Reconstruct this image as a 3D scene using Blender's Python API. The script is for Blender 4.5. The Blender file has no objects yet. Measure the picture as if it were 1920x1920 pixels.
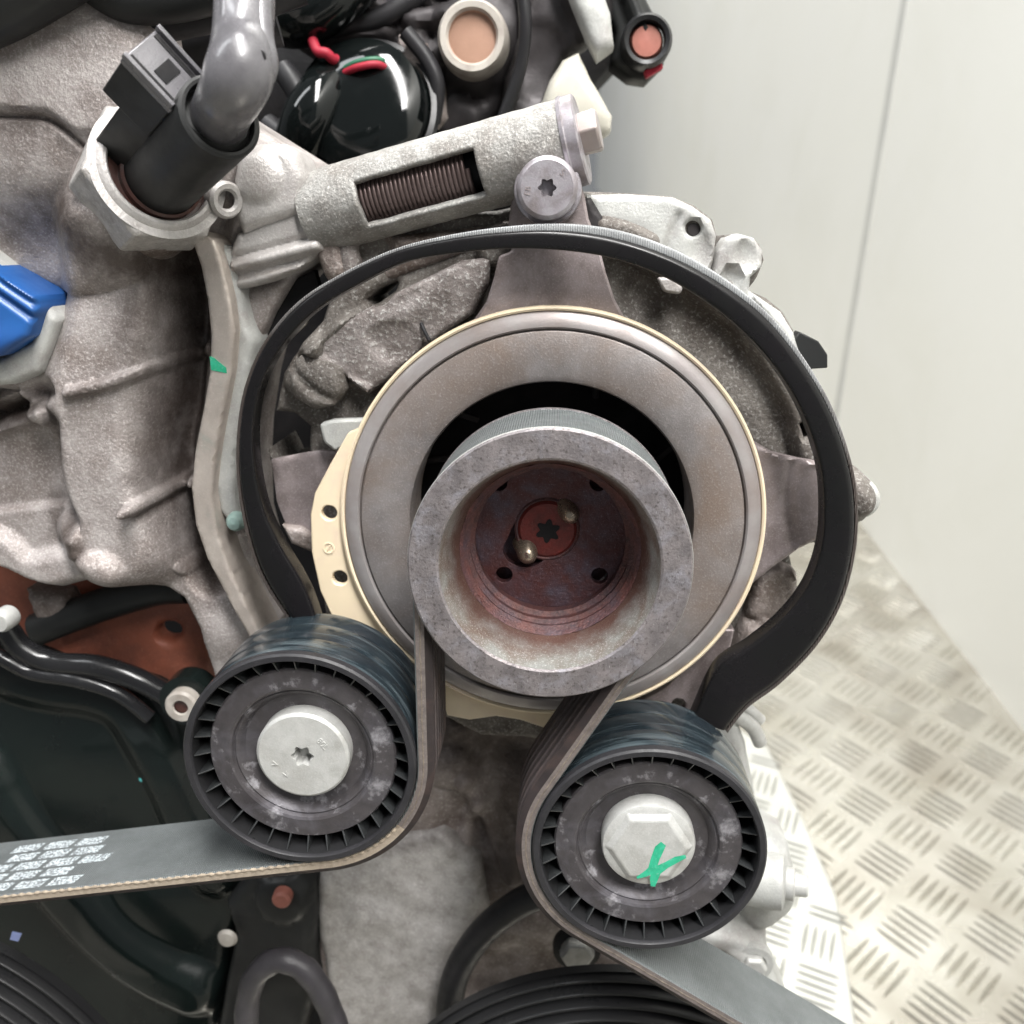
import bpy, math, random
import numpy as np
from mathutils import Vector, Matrix, noise
from mathutils.geometry import delaunay_2d_cdt
random.seed(4); PI=math.pi; R=math.radians
SC=bpy.context.scene; COL=SC.collection
# ------------------------------------------------------------ camera (engine frame: mm, pulley axis along -Y, ring centre near the origin)
F=1700.; TH=R(16.3); YAW=R(3.0)
FW=np.array([-math.sin(YAW)*math.cos(TH),math.cos(YAW)*math.cos(TH),-math.sin(TH)])
RT=np.array([math.cos(YAW),math.sin(YAW),0.]); UP=np.cross(RT,FW)
def ray(px,py): return FW+RT*(px-960)/F-UP*(py-960)/F
CAM=-ray(1033,961)*223.
G=Matrix.Rotation(R(-11.2),4,'X')                      # the engine leans back a little: brings the engine frame to true vertical
cd=bpy.data.cameras.new('camera'); cam=bpy.data.objects.new('camera',cd); COL.objects.link(cam); SC.camera=cam
rot=Matrix((RT,UP,-FW)).transposed().to_4x4()
cam.matrix_world=G@Matrix.Translation(Vector(CAM)*.001)@rot
cd.sensor_width=36; cd.lens=F/1920*36; cd.clip_start=.01; cd.clip_end=50
cd.dof.use_dof=True; cd.dof.focus_distance=.205; cd.dof.aperture_fstop=17
# ------------------------------------------------------------ light: a bright white room, lamps overhead, one of them added for the wall
w=bpy.data.worlds.new('World'); SC.world=w; w.use_nodes=True
w.node_tree.nodes['Background'].inputs[0].default_value=(.93,.97,1,1); w.node_tree.nodes['Background'].inputs[1].default_value=.19
def lamp(name,loc,tgt,size,power,col=(1,1,1),sy=None):
    d=bpy.data.lights.new(name,'AREA'); d.energy=power; d.size=size; d.color=col
    if sy: d.shape='RECTANGLE'; d.size_y=sy
    o=bpy.data.objects.new(name,d); COL.objects.link(o); o.location=loc
    o.rotation_euler=(Vector(tgt)-Vector(loc)).to_track_quat('-Z','Y').to_euler(); return o
lamp('overhead_lamp',(.19,-.34,1.12),(0,0,0),.2,33,(1,.985,.965),1.1)
lamp('overhead_lamp',(-.75,-.25,1.2),(0,0,0),.22,7,(.95,.98,1),.9)
lamp('overhead_lamp',(-.28,1.75,1.8),(.3,1.5,0),.5,46,(1,.99,.955),1.2)  # added lamp, out of view, that brightens the wall
SC.view_settings.view_transform='Standard'; SC.view_settings.look='None'; SC.view_settings.exposure=0.30; SC.view_settings.gamma=1
SC.render.engine='CYCLES'
# ------------------------------------------------------------ helpers
YOFF=0.; RSC=1.
def P(px,py,y):
    y=y+YOFF; d=ray(px,py); t=(y-CAM[1])/d[1]; return CAM+d*t
def pr(x,y,z):
    v=np.array([x,y,z])-CAM; d=v@FW; return 960+F*(v@RT)/d, 960-F*(v@UP)/d
def Q(pts,y): return [(P(a,b,y)[0],P(a,b,y)[2]) for a,b in pts]
def smooth_path(pts,n=6,closed=False):
    p=[np.array(a,float) for a in pts]; out=[]; m=len(p)
    rng=range(m) if closed else range(m-1)
    for i in rng:
        if closed: a,b,c,d=p[(i-1)%m],p[i],p[(i+1)%m],p[(i+2)%m]
        else: a,b,c,d=p[max(i-1,0)],p[i],p[i+1],p[min(i+2,m-1)]
        for k in range(n):
            t=k/n; out.append(.5*((2*b)+(c-a)*t+(2*a-5*b+4*c-d)*t*t+(3*b-a-3*c+d)*t**3))
    if not closed: out.append(p[-1])
    return out
BASE={}
def tag(o,label=None,cat=None,group=None,kind=None):
    if label: o['label']=label
    if cat: o['category']=cat
    if group: o['group']=group
    if kind: o['kind']=kind
def thing(name,label,cat,base,group=None,world=False):
    o=bpy.data.objects.new(name,None); COL.objects.link(o); o.empty_display_size=.01
    M_=Matrix.Translation(Vector([float(b) for b in base])*.001)
    o.matrix_world=M_ if world else G@M_
    BASE[o.name]=np.array(base,float); tag(o,label,cat,group); return o
def root_of(o):
    while o.parent: o=o.parent
    return o
def link(name,me,parent,base=None,world=False):
    o=bpy.data.objects.new(name,me); COL.objects.link(o)
    if parent: o.parent=parent
    else:
        M_=Matrix.Translation(Vector([float(b) for b in base])*.001); o.matrix_world=M_ if world else G@M_
        BASE[o.name]=np.array(base,float)
    return o
def mesh(name,V,Fc,mat,parent=None,smooth=35,bevel=0,seg=2,world=False,subd=0,solid=0):
    V=np.array(V,float)
    base=BASE[root_of(parent).name] if parent else np.array([V[:,0].mean(),V[:,1].mean(),V[:,2].min()])
    me=bpy.data.meshes.new(name); me.from_pydata(((V-base)*.001).tolist(),[],[tuple(int(i) for i in f) for f in Fc]); me.update()
    me.materials.append(mat)
    if smooth: me.polygons.foreach_set('use_smooth',[True]*len(me.polygons)); me.set_sharp_from_angle(angle=R(smooth))
    o=link(name,me,parent,base,world)
    if solid:
        m=o.modifiers.new('s','SOLIDIFY'); m.thickness=solid*.001; m.offset=-1
    if bevel:
        m=o.modifiers.new('b','BEVEL'); m.width=bevel*.001; m.segments=seg; m.limit_method='ANGLE'; m.angle_limit=R(32); m.harden_normals=False
    if subd:
        m=o.modifiers.new('u','SUBSURF'); m.levels=subd; m.render_levels=subd
    return o
def inside(X,Z,poly):
    c=np.zeros(X.shape,bool); n=len(poly)
    for i in range(n):
        x1,z1=poly[i]; x2,z2=poly[(i+1)%n]
        if z1==z2: continue
        m=((z1>Z)!=(z2>Z))&(X<(x2-x1)*(Z-z1)/(z2-z1)+x1); c^=m
    return c
def segdist(X,Z,pts,closed=False):
    D=np.full(X.shape,1e9); n=len(pts)
    for i in range(n if closed else n-1):
        ax,az=pts[i]; bx,bz=pts[(i+1)%n]; dx,dz=bx-ax,bz-az; L=dx*dx+dz*dz+1e-12
        t=np.clip(((X-ax)*dx+(Z-az)*dz)/L,0,1); D=np.minimum(D,np.hypot(X-ax-t*dx,Z-az-t*dz))
    return D
def cdt(outer,holes=(),grid=None,extra=()):
    V=[];E=[]
    for loop in [outer]+list(holes):
        b=len(V); V+=[Vector((a,c)) for a,c in loop]; E+=[(b+i,b+(i+1)%len(loop)) for i in range(len(loop))]
    if grid is not None:
        V+=[Vector((a,c)) for a,c in grid]
    v,e,f,*_=delaunay_2d_cdt(V,E,[],0,1e-5)
    v=np.array([tuple(a) for a in v]); f=np.array([t for t in f if len(t)==3])
    c=v[f].mean(axis=1); ok=inside(c[:,0],c[:,1],outer)
    for h in holes: ok&=~inside(c[:,0],c[:,1],h)
    return v,f[ok]
def prism(name,outer,y0,y1,mat,parent=None,holes=(),bevel=.4,seg=2,smooth=35,world=False,subpx=True,curve=0):
    """outer, holes: lists of (x,z) mm; front face at y0, back at y1"""
    if curve: outer=[tuple(p) for p in smooth_path(outer,curve,True)]
    v,f=cdt(outer,holes); n=len(v)
    V=[(a,y0,c) for a,c in v]+[(a,y1,c) for a,c in v]
    Fc=[]
    from collections import Counter
    ed=Counter()
    for t in f:
        a,b,c=t; A=(v[b]-v[a]); B=(v[c]-v[a])
        if A[0]*B[1]-A[1]*B[0]<0: t=t[::-1]
        t=[int(k) for k in t]
        Fc.append(tuple(t)); Fc.append(tuple(k+n for k in t[::-1]))
        for i in range(3): ed[(t[i],t[(i+1)%3])]+=1
    for (a,b) in ed:
        if (b,a) not in ed: Fc.append((b,a,a+n,b+n))
    return mesh(name,V,Fc,mat,parent,smooth,bevel,seg,world)
def pprism(name,px,y0,y1,mat,parent=None,holes=(),**k):
    return prism(name,Q(px,y0),y0+YOFF,y1+YOFF,mat,parent,[Q(h,y0) for h in holes],**k)
def circ(cx,cz,r,n=32,rz=None,a0=0): return [(cx+r*math.cos(a0+2*PI*i/n),cz+(rz or r)*math.sin(a0+2*PI*i/n)) for i in range(n)]
def pcirc(px,py,r,n=24,ry=None): return [(px+r*math.cos(2*PI*i/n),py+(ry or r)*math.sin(2*PI*i/n)) for i in range(n)]
def frame(axis):
    a=np.array(axis,float); a/=np.linalg.norm(a); h=np.array([0,0,1.]) if abs(a[2])<.9 else np.array([1.,0,0])
    u=np.cross(h,a); u/=np.linalg.norm(u); return a,u,np.cross(a,u)
def lathe(name,prof,c,mat,parent=None,axis=(0,1,0),n=96,bevel=0,smooth=32,capa=False,capb=False,closed=False,wob=None,world=False):
    """prof: (radius, distance along axis from c)"""
    prof=[(p_[0]*RSC,p_[1]*RSC) for p_ in prof]
    a,u,v=frame(axis); c=np.array(c,float); V=[];Fc=[]; m=len(prof)
    for i in range(n):
        t=2*PI*i/n; d=u*math.cos(t)+v*math.sin(t)
        for (r,y) in prof:
            rr=r*(wob(t,y) if wob else 1); V.append(c+a*y+d*rr)
    for i in range(n):
        j=(i+1)%n
        for k in range(m if closed else m-1):
            l=(k+1)%m; Fc.append((i*m+k,j*m+k,j*m+l,i*m+l))
    if capa: Fc.append([i*m for i in range(n)][::-1])
    if capb: Fc.append([i*m+m-1 for i in range(n)])
    return mesh(name,V,Fc,mat,parent,smooth,bevel,world=world)
def tube(name,pts,r,mat,parent=None,n=16,sm=6,flat=1,world=False,rib=None,closed=False):
    P_=smooth_path(pts,sm,closed) if sm else [np.array(p,float) for p in pts]
    rs=(lambda t:(r(t) if callable(r) else r)*RSC); V=[];Fc=[]; m=len(P_); pu=None
    for i,p in enumerate(P_):
        if closed: t=P_[(i+1)%m]-P_[i-1]
        else: t=P_[min(i+1,m-1)]-P_[max(i-1,0)]
        t=t/(np.linalg.norm(t)+1e-9)
        if pu is None: pu=frame(t)[1]
        u=pu-t*(pu@t); u/=np.linalg.norm(u); pu=u; v=np.cross(t,u); rr=rs(i/(m-1))
        if rib: rr*=rib(i)
        for k in range(n):
            a=2*PI*k/n; V.append(p+(u*math.cos(a)+v*flat*math.sin(a))*rr)
    for i in range(m if closed else m-1):
        j=(i+1)%m
        for k in range(n): Fc.append((i*n+k,i*n+(k+1)%n,j*n+(k+1)%n,j*n+k))
    if not closed: Fc.append(list(range(n))[::-1]); Fc.append([(m-1)*n+k for k in range(n)])
    return mesh(name,V,Fc,mat,parent,50,world=world)
def ptube(name,px,r,mat,parent=None,**k): return tube(name,[P(*p) for p in px],r,mat,parent,**k)
def box(name,c,s,mat,parent=None,ax=None,bevel=.3,world=False):
    """c centre, s full sizes along axes ax (3 vectors)"""
    ax=ax if ax is not None else np.eye(3); ax=[np.array(a,float)/np.linalg.norm(a) for a in ax]; c=np.array(c,float)
    V=[c+ax[0]*s[0]*i/2+ax[1]*s[1]*j/2+ax[2]*s[2]*k/2 for i in(-1,1) for j in(-1,1) for k in(-1,1)]
    Fc=[(0,1,3,2),(4,6,7,5),(0,4,5,1),(2,3,7,6),(0,2,6,4),(1,5,7,3)]
    if np.dot(np.cross(ax[0],ax[1]),ax[2])<0: Fc=[f[::-1] for f in Fc]
    return mesh(name,V,Fc,mat,parent,35,bevel,2,world)
def sst(t): t=np.clip(t,0,1); return t*t*(3-2*t)
# relief features: each returns height towards the viewer (mm) over arrays X,Z
def ridge(px,w,h,y=10,flat=0.,sm=True):
    pts=Q(px,y); pts=[tuple(a) for a in smooth_path(pts,5)] if sm and len(pts)>2 else pts
    return lambda X,Z:h*sst(1.15*(1-np.clip((segdist(X,Z,pts)-flat)/w,0,1)**1.5))
def groove(px,w,h,y=10,sm=True):
    pts=Q(px,y); pts=[tuple(a) for a in smooth_path(pts,5)] if sm and len(pts)>2 else pts
    return lambda X,Z:-h*(1-sst(segdist(X,Z,pts)/w))
def plateau(px,h,soft,y=10):
    pts=Q(px,y)
    def f(X,Z):
        d=segdist(X,Z,pts,True); s=np.where(inside(X,Z,pts),d,-d); return h*sst(s/soft+.5)
    return f
def dome(px,py,rx,ry,h,y=10,p=1.):
    c=P(px,py,y); ax=abs(P(px+rx,py,y)[0]-c[0]); az=abs(P(px,py+ry,y)[2]-c[2])
    return lambda X,Z:h*np.clip(1-((X-c[0])/ax)**2-((Z-c[2])/az)**2,0,1)**(p*.5)
def soft(px,py,rx,ry,h,y=10):
    c=P(px,py,y); ax=abs(P(px+rx,py,y)[0]-c[0]); az=abs(P(px,py+ry,y)[2]-c[2])
    return lambda X,Z:h*np.exp(-((X-c[0])/ax)**2-((Z-c[2])/az)**2)
def relief(name,px,y0,depth,mat,parent=None,feats=(),step=.9,rnd=2.,holes=(),lump=.25,ls=.12,curve=0,fine=.06,dirt_shade=()):
    outer=Q(px,y0); 
    if curve: outer=[tuple(a) for a in smooth_path(outer,curve,True)]
    hs=[Q(h,y0) for h in holes]
    def dens(loop):
        o=[]
        for i in range(len(loop)):
            a=np.array(loop[i]);b=np.array(loop[(i+1)%len(loop)]); k=max(1,int(np.linalg.norm(b-a)/(step*1.3)))
            o+=[tuple(a+(b-a)*t/k) for t in range(k)]
        return o
    outer=dens(outer); hs=[dens(h) for h in hs]; A=np.array(outer)
    gx=np.arange(A[:,0].min(),A[:,0].max(),step); gz=np.arange(A[:,1].min(),A[:,1].max(),step)
    X,Z=np.meshgrid(gx,gz); X[::2]+=step/2; X=X.ravel();Z=Z.ravel()
    m=inside(X,Z,outer)
    for h in hs: m&=~inside(X,Z,h)
    X,Z=X[m],Z[m]; D=segdist(X,Z,outer,True)
    for h in hs: D=np.minimum(D,segdist(X,Z,h,True))
    m=D>step*.35; v,f=cdt(outer,hs,np.stack([X[m],Z[m]],1))
    X,Z=v[:,0],v[:,1]; D=segdist(X,Z,outer,True)
    for h in hs: D=np.minimum(D,segdist(X,Z,h,True))
    H=np.zeros(len(X))
    for ft in feats: H+=ft(X,Z)
    if lump:
        H+=np.array([noise.noise(Vector((a*ls,b*ls,y0*.1)))*lump+noise.noise(Vector((a*.9,b*.9,3.)))*fine for a,b in zip(X,Z)])
    t=np.clip(D/rnd,0,1); H-=rnd*(1-np.sqrt(1-(1-t)**2))
    n=len(v); V=np.concatenate([np.stack([X,YOFF+y0-H,Z],1),np.stack([X,np.full(n,YOFF+y0+depth),Z],1)])
    Fc=[];ed={}
    for t in f:
        a,b,c=t; A_=v[b]-v[a];B_=v[c]-v[a]
        if A_[0]*B_[1]-A_[1]*B_[0]<0: t=t[::-1]
        t=[int(k) for k in t]; Fc.append(tuple(t))
        for i in range(3): ed[(t[i],t[(i+1)%3])]=1
    for (a,b) in ed:
        if (b,a) not in ed: Fc.append((b,a,a+n,b+n))
    me_used=sorted({i for q in Fc for i in q}); mp={a:i for i,a in enumerate(me_used)}
    o=mesh(name,V[me_used],[tuple(mp[i] for i in q) for q in Fc],mat,parent,48)
    if dirt_shade:
        dv=np.zeros(n)
        for ft in dirt_shade: dv=np.maximum(dv,ft(X,Z))
        dv=np.concatenate([dv,dv]); at=o.data.attributes.new('dirt_shade','FLOAT','POINT'); at.data.foreach_set('value',dv[me_used].astype(np.float32))
    return o
# ------------------------------------------------------------ materials
def MAT(name,c1,c2=None,size=12,rough=.5,metal=0.,bump=.0,bsize=1.,spk=None,ssize=1.2,sthr=.6,swid=.06,stain=None,stsize=25,stthr=.52,rvar=.1,coat=0,spec=.5,wave=None,scr=None,smix=.5,streak=None,dirt_shade=(.048,.034,.028)):
    m=bpy.data.materials.new(name); m.use_nodes=True; nt=m.node_tree; N=nt.nodes; L=nt.links
    b=N['Principled BSDF']; b.inputs['Metallic'].default_value=metal; b.inputs['Roughness'].default_value=rough
    b.inputs['Specular IOR Level'].default_value=spec
    if coat: b.inputs['Coat Weight'].default_value=coat; b.inputs['Coat Roughness'].default_value=.12
    tc=N.new('ShaderNodeTexCoord'); mp=N.new('ShaderNodeMapping'); mp.inputs['Scale'].default_value=(1000,)*3
    L.new(tc.outputs['Object'],mp.inputs[0]); co=mp.outputs[0]
    def nz(s,det=5,ro=.55,dist=0):
        n=N.new('ShaderNodeTexNoise'); n.inputs['Scale'].default_value=1/s; n.inputs['Detail'].default_value=det; n.inputs['Roughness'].default_value=ro; n.inputs['Distortion'].default_value=dist
        L.new(co,n.inputs['Vector']); return n.outputs['Fac']
    def mr(x,a,bb,c,d):
        n=N.new('ShaderNodeMapRange'); L.new(x,n.inputs[0])
        for i,vv in enumerate((a,bb,c,d)): n.inputs[i+1].default_value=vv
        return n.outputs[0]
    def mix(f,a,bb):
        n=N.new('ShaderNodeMix'); n.data_type='RGBA'; L.new(f,n.inputs[0])
        for k,vv in ((6,a),(7,bb)):
            if isinstance(vv,tuple): n.inputs[k].default_value=(*vv,1)
            else: L.new(vv,n.inputs[k])
        return n.outputs[2]
    n1=nz(size,6,.6)
    col=mix(mr(n1,.34,.66,0,1),c1,c2 or tuple(x*.8 for x in c1))
    if stain: col=mix(mr(nz(stsize,7,.62,.4),stthr-.07,stthr+.2,0,.85),col,stain)
    nf=nz(ssize,6,.65)
    if spk: col=mix(mr(nf,sthr-.04,sthr+swid+.05,0,smix),col,spk)
    at=N.new('ShaderNodeAttribute'); at.attribute_name='dirt_shade'; ad_=N.new('ShaderNodeMath'); ad_.operation='MULTIPLY_ADD'; L.new(nz(5,6,.65),ad_.inputs[0]); ad_.inputs[1].default_value=1.3; ad_.inputs[2].default_value=-.65
    a2=N.new('ShaderNodeMath'); a2.operation='ADD'; L.new(ad_.outputs[0],a2.inputs[0]); L.new(at.outputs['Fac'],a2.inputs[1])
    a3=N.new('ShaderNodeMath'); a3.operation='MULTIPLY'; L.new(mr(a2.outputs[0],.0,1.0,0,.92),a3.inputs[0]); L.new(mr(at.outputs['Fac'],0,.12,0,1),a3.inputs[1])
    col=mix(a3.outputs[0],col,dirt_shade)  # one mask carries dirt, rust and painted shade
    if streak:
        v=N.new('ShaderNodeTexNoise'); v.inputs['Scale'].default_value=1; v.inputs['Detail'].default_value=5
        mm=N.new('ShaderNodeMapping'); mm.inputs['Scale'].default_value=(.05,.55,.05); L.new(co,mm.inputs[0]); L.new(mm.outputs[0],v.inputs['Vector'])
        col=mix(mr(v.outputs['Fac'],.50,.68,0,.8),col,streak)
    if scr:
        v=N.new('ShaderNodeTexNoise'); v.inputs['Scale'].default_value=1; v.inputs['Detail'].default_value=3
        mm=N.new('ShaderNodeMapping'); mm.inputs['Scale'].default_value=(9,9,.5); mm.inputs['Rotation'].default_value=(0,.5,0); L.new(co,mm.inputs[0]); L.new(mm.outputs[0],v.inputs['Vector'])
        col=mix(mr(v.outputs['Fac'],.66,.72,0,.7),col,scr)
    L.new(col,b.inputs['Base Color'])
    r=mr(nz(size*.5,5,.6),.3,.7,max(0,rough-rvar),min(1,rough+rvar)); L.new(r,b.inputs['Roughness'])
    if bump:
        bp=N.new('ShaderNodeBump'); bp.inputs['Strength'].default_value=bump; bp.inputs['Distance'].default_value=.0004*bsize
        h=nz(bsize,6,.6)
        if wave:
            wv=N.new('ShaderNodeTexWave'); wv.wave_type='BANDS'; wv.bands_direction=wave[0]; wv.inputs['Scale'].default_value=wave[1]; wv.inputs['Distortion'].default_value=0.4
            L.new(co,wv.inputs['Vector']); ad=N.new('ShaderNodeMath'); ad.operation='MULTIPLY_ADD'; L.new(wv.outputs['Fac'],ad.inputs[0]); ad.inputs[1].default_value=wave[2]; L.new(h,ad.inputs[2]); h=ad.outputs[0]
        L.new(h,bp.inputs['Height']); L.new(bp.outputs[0],b.inputs['Normal'])
    return m
alu=MAT('cast_aluminium',(.42,.385,.372),(.215,.185,.175),12,.50,.25,.9,.9,spk=(.66,.62,.60),ssize=.6,sthr=.54,swid=.12,smix=.6,stain=(.12,.088,.072),stsize=20,stthr=.55)
alu_light=MAT('bright_cast_aluminium',(.50,.48,.465),(.33,.31,.30),12,.46,.3,.7,.7,spk=(.68,.66,.64),ssize=.5,sthr=.56,swid=.12,stain=(.20,.165,.145),stsize=16,stthr=.58)
alu_brown=MAT('stained_cast_aluminium',(.33,.29,.275),(.165,.13,.115),12,.55,.2,.9,1.3,spk=(.62,.58,.56),ssize=1.0,sthr=.56,swid=.12,stain=(.085,.06,.045),stsize=14,stthr=.53)
alu_dark=MAT('oxidised_alternator_casting',(.165,.15,.135),(.08,.068,.06),8,.62,.2,1.1,.9,spk=(.50,.49,.465),ssize=.8,sthr=.57,swid=.10,smix=.65,stain=(.05,.038,.03),stsize=12,stthr=.56)
alu_mach=MAT('machined_aluminium_edge',(.56,.50,.45),(.44,.385,.345),6,.42,.5,.35,.5,spk=(.70,.66,.62),ssize=.5,sthr=.60,stain=(.30,.36,.33),stsize=12,stthr=.66)
alu_strut=MAT('rough_grey_strut_casting',(.30,.295,.28),(.18,.17,.158),7,.50,.3,1.0,.9,spk=(.62,.60,.57),ssize=.6,sthr=.565,swid=.10,smix=.6,stain=(.12,.10,.085),stsize=9,stthr=.57)
alu_soft=MAT('grained_pale_casting',(.45,.43,.415),(.31,.29,.275),4,.52,.25,.9,.9,spk=(.66,.64,.62),ssize=.8,sthr=.56,swid=.10,smix=.5)
alu_nose=MAT('white_oxidised_casting',(.28,.25,.24),(.14,.118,.11),7,.58,.2,1.1,.9,spk=(.60,.59,.565),ssize=.9,sthr=.565,swid=.09,smix=.75,stain=(.075,.058,.05),stsize=8,stthr=.55)
alu_oxide=MAT('pale_alternator_casting',(.43,.435,.415),(.33,.33,.32),9,.55,.12,.6,.6,spk=(.58,.58,.56),ssize=.5,sthr=.56,swid=.1,stain=(.22,.19,.18),stsize=14,stthr=.60)
steel=MAT('dull_mauve_steel',(.27,.25,.246),(.175,.157,.153),9,.50,.4,.4,.5,spk=(.42,.40,.39),ssize=.5,sthr=.57,swid=.1,stain=(.19,.14,.11),stsize=24,stthr=.49)
steel_lip=MAT('polished_ring_lip',(.40,.375,.37),(.30,.27,.265),14,.42,.45,.15,.5,stain=(.27,.215,.19),stsize=22,stthr=.55)
steel_br=MAT('bracket_steel',(.31,.265,.265),(.205,.17,.168),7,.46,.4,.4,.5,spk=(.50,.46,.46),ssize=.5,sthr=.56,swid=.12,stain=(.095,.07,.06),stsize=9,stthr=.55)
steel_pul=MAT('pitted_pulley_steel',(.245,.22,.222),(.135,.122,.126),4.5,.45,.45,.7,.6,spk=(.05,.04,.035),ssize=.9,sthr=.57,swid=.05,smix=.8,stain=(.31,.305,.34),stsize=5,stthr=.57,scr=(.6,.6,.6))
steel_in=MAT('scratched_inner_steel',(.36,.365,.35),(.25,.235,.205),5,.38,.5,.5,.5,spk=(.75,.75,.73),ssize=.4,sthr=.57,swid=.06,smix=.7,stain=(.19,.115,.085),stsize=9,stthr=.51,scr=(.7,.7,.66),dirt_shade=(.11,.05,.038))
rust=MAT('red_rust',(.115,.040,.034),(.060,.032,.032),3.5,.5,.25,1.2,.7,spk=(.27,.13,.11),ssize=.45,sthr=.58,stain=(.06,.045,.06),stsize=8,stthr=.50)
rust_floor=MAT('rusty_hub_steel',(.085,.068,.09),(.075,.030,.030),5,.42,.4,1.0,.8,spk=(.28,.24,.28),ssize=.5,sthr=.60,stain=(.085,.024,.02),stsize=6,stthr=.47)
red=MAT('red_rusted_bolt',(.15,.022,.018),(.09,.02,.017),2.5,.42,.3,.8,.6,spk=(.25,.06,.05),ssize=.5,sthr=.6)
brass=MAT('worn_pin',(.42,.35,.27),(.26,.21,.17),2,.3,.8,.2,.4)
beige=MAT('beige_plastic',(.78,.66,.47),(.74,.62,.45),18,.38,0,.04,.6,stain=(.66,.50,.42),stsize=14,stthr=.60)
rubber=MAT('black_rubber',(.020,.019,.021),(.013,.013,.014),8,.45,0,.15,.4,spk=(.07,.07,.07),ssize=.4,sthr=.68,spec=.25)
spring_blk=MAT('black_coated_spring_steel',(.009,.008,.009),(.006,.006,.006),20,.28,0,.05,.5,spk=(.07,.07,.07),ssize=.3,sthr=.70,coat=.08,spec=.25)
belt_back=MAT('belt_back_fabric',(.135,.147,.149),(.10,.11,.111),10,.45,0,.9,.3,spk=(.30,.32,.32),ssize=.3,sthr=.62,wave=('X',.57,1.6))
belt_rib=MAT('belt_rib_rubber',(.075,.060,.060),(.05,.042,.042),9,.55,0,.3,.4,stain=(.13,.09,.08),stsize=9,stthr=.55,spec=.28)
belt_edge=MAT('frayed_belt_edge',(.15,.125,.115),(.09,.075,.07),3,.7,0,.5,.3,spk=(.30,.26,.22),ssize=.5,sthr=.58)
belt_tan=MAT('tan_belt_edge',(.36,.30,.235),(.25,.205,.16),2,.75,0,.6,.3,spk=(.5,.43,.34),ssize=.4,sthr=.58)
cord_dark=MAT('worn_belt_cord',(.20,.165,.13),(.10,.08,.065),1.5,.8,0,.6,.3)
rib_grey=MAT('grey_plastic_rib',(.028,.030,.031),(.016,.017,.018),3,.4,0,.2,.4)
spring_sheen=MAT('grey_spring_edge_sheen',(.36,.37,.375),(.24,.245,.25),12,.35,.1,.8,.3,wave=('X',.6,1.5))  # pale grey paints the sheen of the band's rounded edge
cord=MAT('cream_belt_cord',(.40,.33,.25),(.22,.18,.14),1.2,.8,0,.6,.3)
idler_blk=MAT('worn_idler_plastic',(.016,.024,.029),(.010,.014,.018),7,.19,0,.12,.4,spk=(.08,.10,.11),ssize=.35,sthr=.68,streak=(.075,.095,.105),coat=.25,rvar=.06,spec=.4)
idler_edge=MAT('idler_rim_plastic',(.028,.027,.030),(.018,.018,.02),5,.40,0,.3,.4,spk=(.16,.15,.15),ssize=.4,sthr=.67,spec=.28)
dust=MAT('corroded_dust_cover',(.085,.078,.081),(.048,.043,.046),8,.42,.3,.4,.5,spk=(.36,.35,.37),ssize=5.5,sthr=.60,swid=.03,smix=.7,stain=(.13,.125,.14),stsize=9,stthr=.56,spec=.3)
zinc=MAT('matt_zinc_plating',(.50,.50,.485),(.41,.41,.395),4,.52,.3,.4,.5,spk=(.64,.64,.62),ssize=.4,sthr=.57,swid=.1,stain=(.34,.33,.31),stsize=5,stthr=.56)
zinc_mauve=MAT('grey_coated_bolt',(.36,.34,.365),(.26,.235,.255),3.5,.38,.5,.35,.5,stain=(.17,.145,.14),stsize=3.5,stthr=.53,spk=(.5,.48,.5),ssize=.4,sthr=.62)
green=MAT('green_paint_marker',(.012,.30,.16),(.03,.40,.24),1.5,.55,0,.3,.4,spk=(.35,.50,.42),ssize=.8,sthr=.60,swid=.1,smix=.6)
green_dk=MAT('dark_green_wire',(.02,.12,.06),(.015,.09,.05),5,.5)
whiteprint=MAT('white_print',(.52,.57,.59),(.42,.47,.49),2,.6,0,0,1,spk=(.09,.095,.10),ssize=.6,sthr=.48,swid=.03,smix=.9)
plast=MAT('black_plastic',(.020,.020,.021),(.015,.015,.016),20,.34,0,.08,.4,spec=.28)
plast_m=MAT('matt_black_plastic',(.020,.021,.021),(.014,.014,.014),20,.45,0,.15,.4,spec=.25)
gloss=MAT('gloss_black_plastic',(.004,.005,.005),(.003,.004,.004),20,.09,0,.0,1,spec=.35)
cover_blk=MAT('timing_cover_black',(.007,.011,.010),(.005,.007,.007),30,.22,0,.08,.6,spk=(.02,.03,.028),ssize=.8,sthr=.68,coat=.15,spec=.25)
cover_gry=MAT('satin_black_cover',(.014,.014,.015),(.010,.010,.011),18,.22,0,.08,.6,coat=.15,spec=.3)
grey_pl=MAT('grey_conduit_plastic',(.15,.145,.155),(.075,.072,.078),9,.28,.1,.25,.5,coat=.25,spk=(.25,.25,.25),ssize=.4,sthr=.66)
orange=MAT('brown_orange_metal',(.31,.095,.055),(.20,.065,.04),12,.5,.1,.4,.8,spk=(.4,.18,.12),ssize=.8,sthr=.6,stain=(.11,.04,.03),stsize=16,stthr=.56)
pinkor=MAT('orange_rubber_plug',(.34,.12,.09),(.25,.09,.065),5,.6)
peach=MAT('copper_cap',(.42,.25,.18),(.34,.20,.14),7,.45,.3,.1,.5)
blue=MAT('blue_plastic',(.018,.085,.27),(.014,.065,.22),14,.35,0,.04,.5,coat=.1,spec=.3)
brown=MAT('brown_sensor_base',(.085,.035,.028),(.055,.025,.02),5,.35,0,.2,.5,spk=(.2,.12,.1),ssize=.5,sthr=.7)
ivory=MAT('ivory_plastic',(.42,.39,.35),(.33,.30,.27),9,.42,stain=(.2,.17,.14),stsize=9,stthr=.55)
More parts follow.
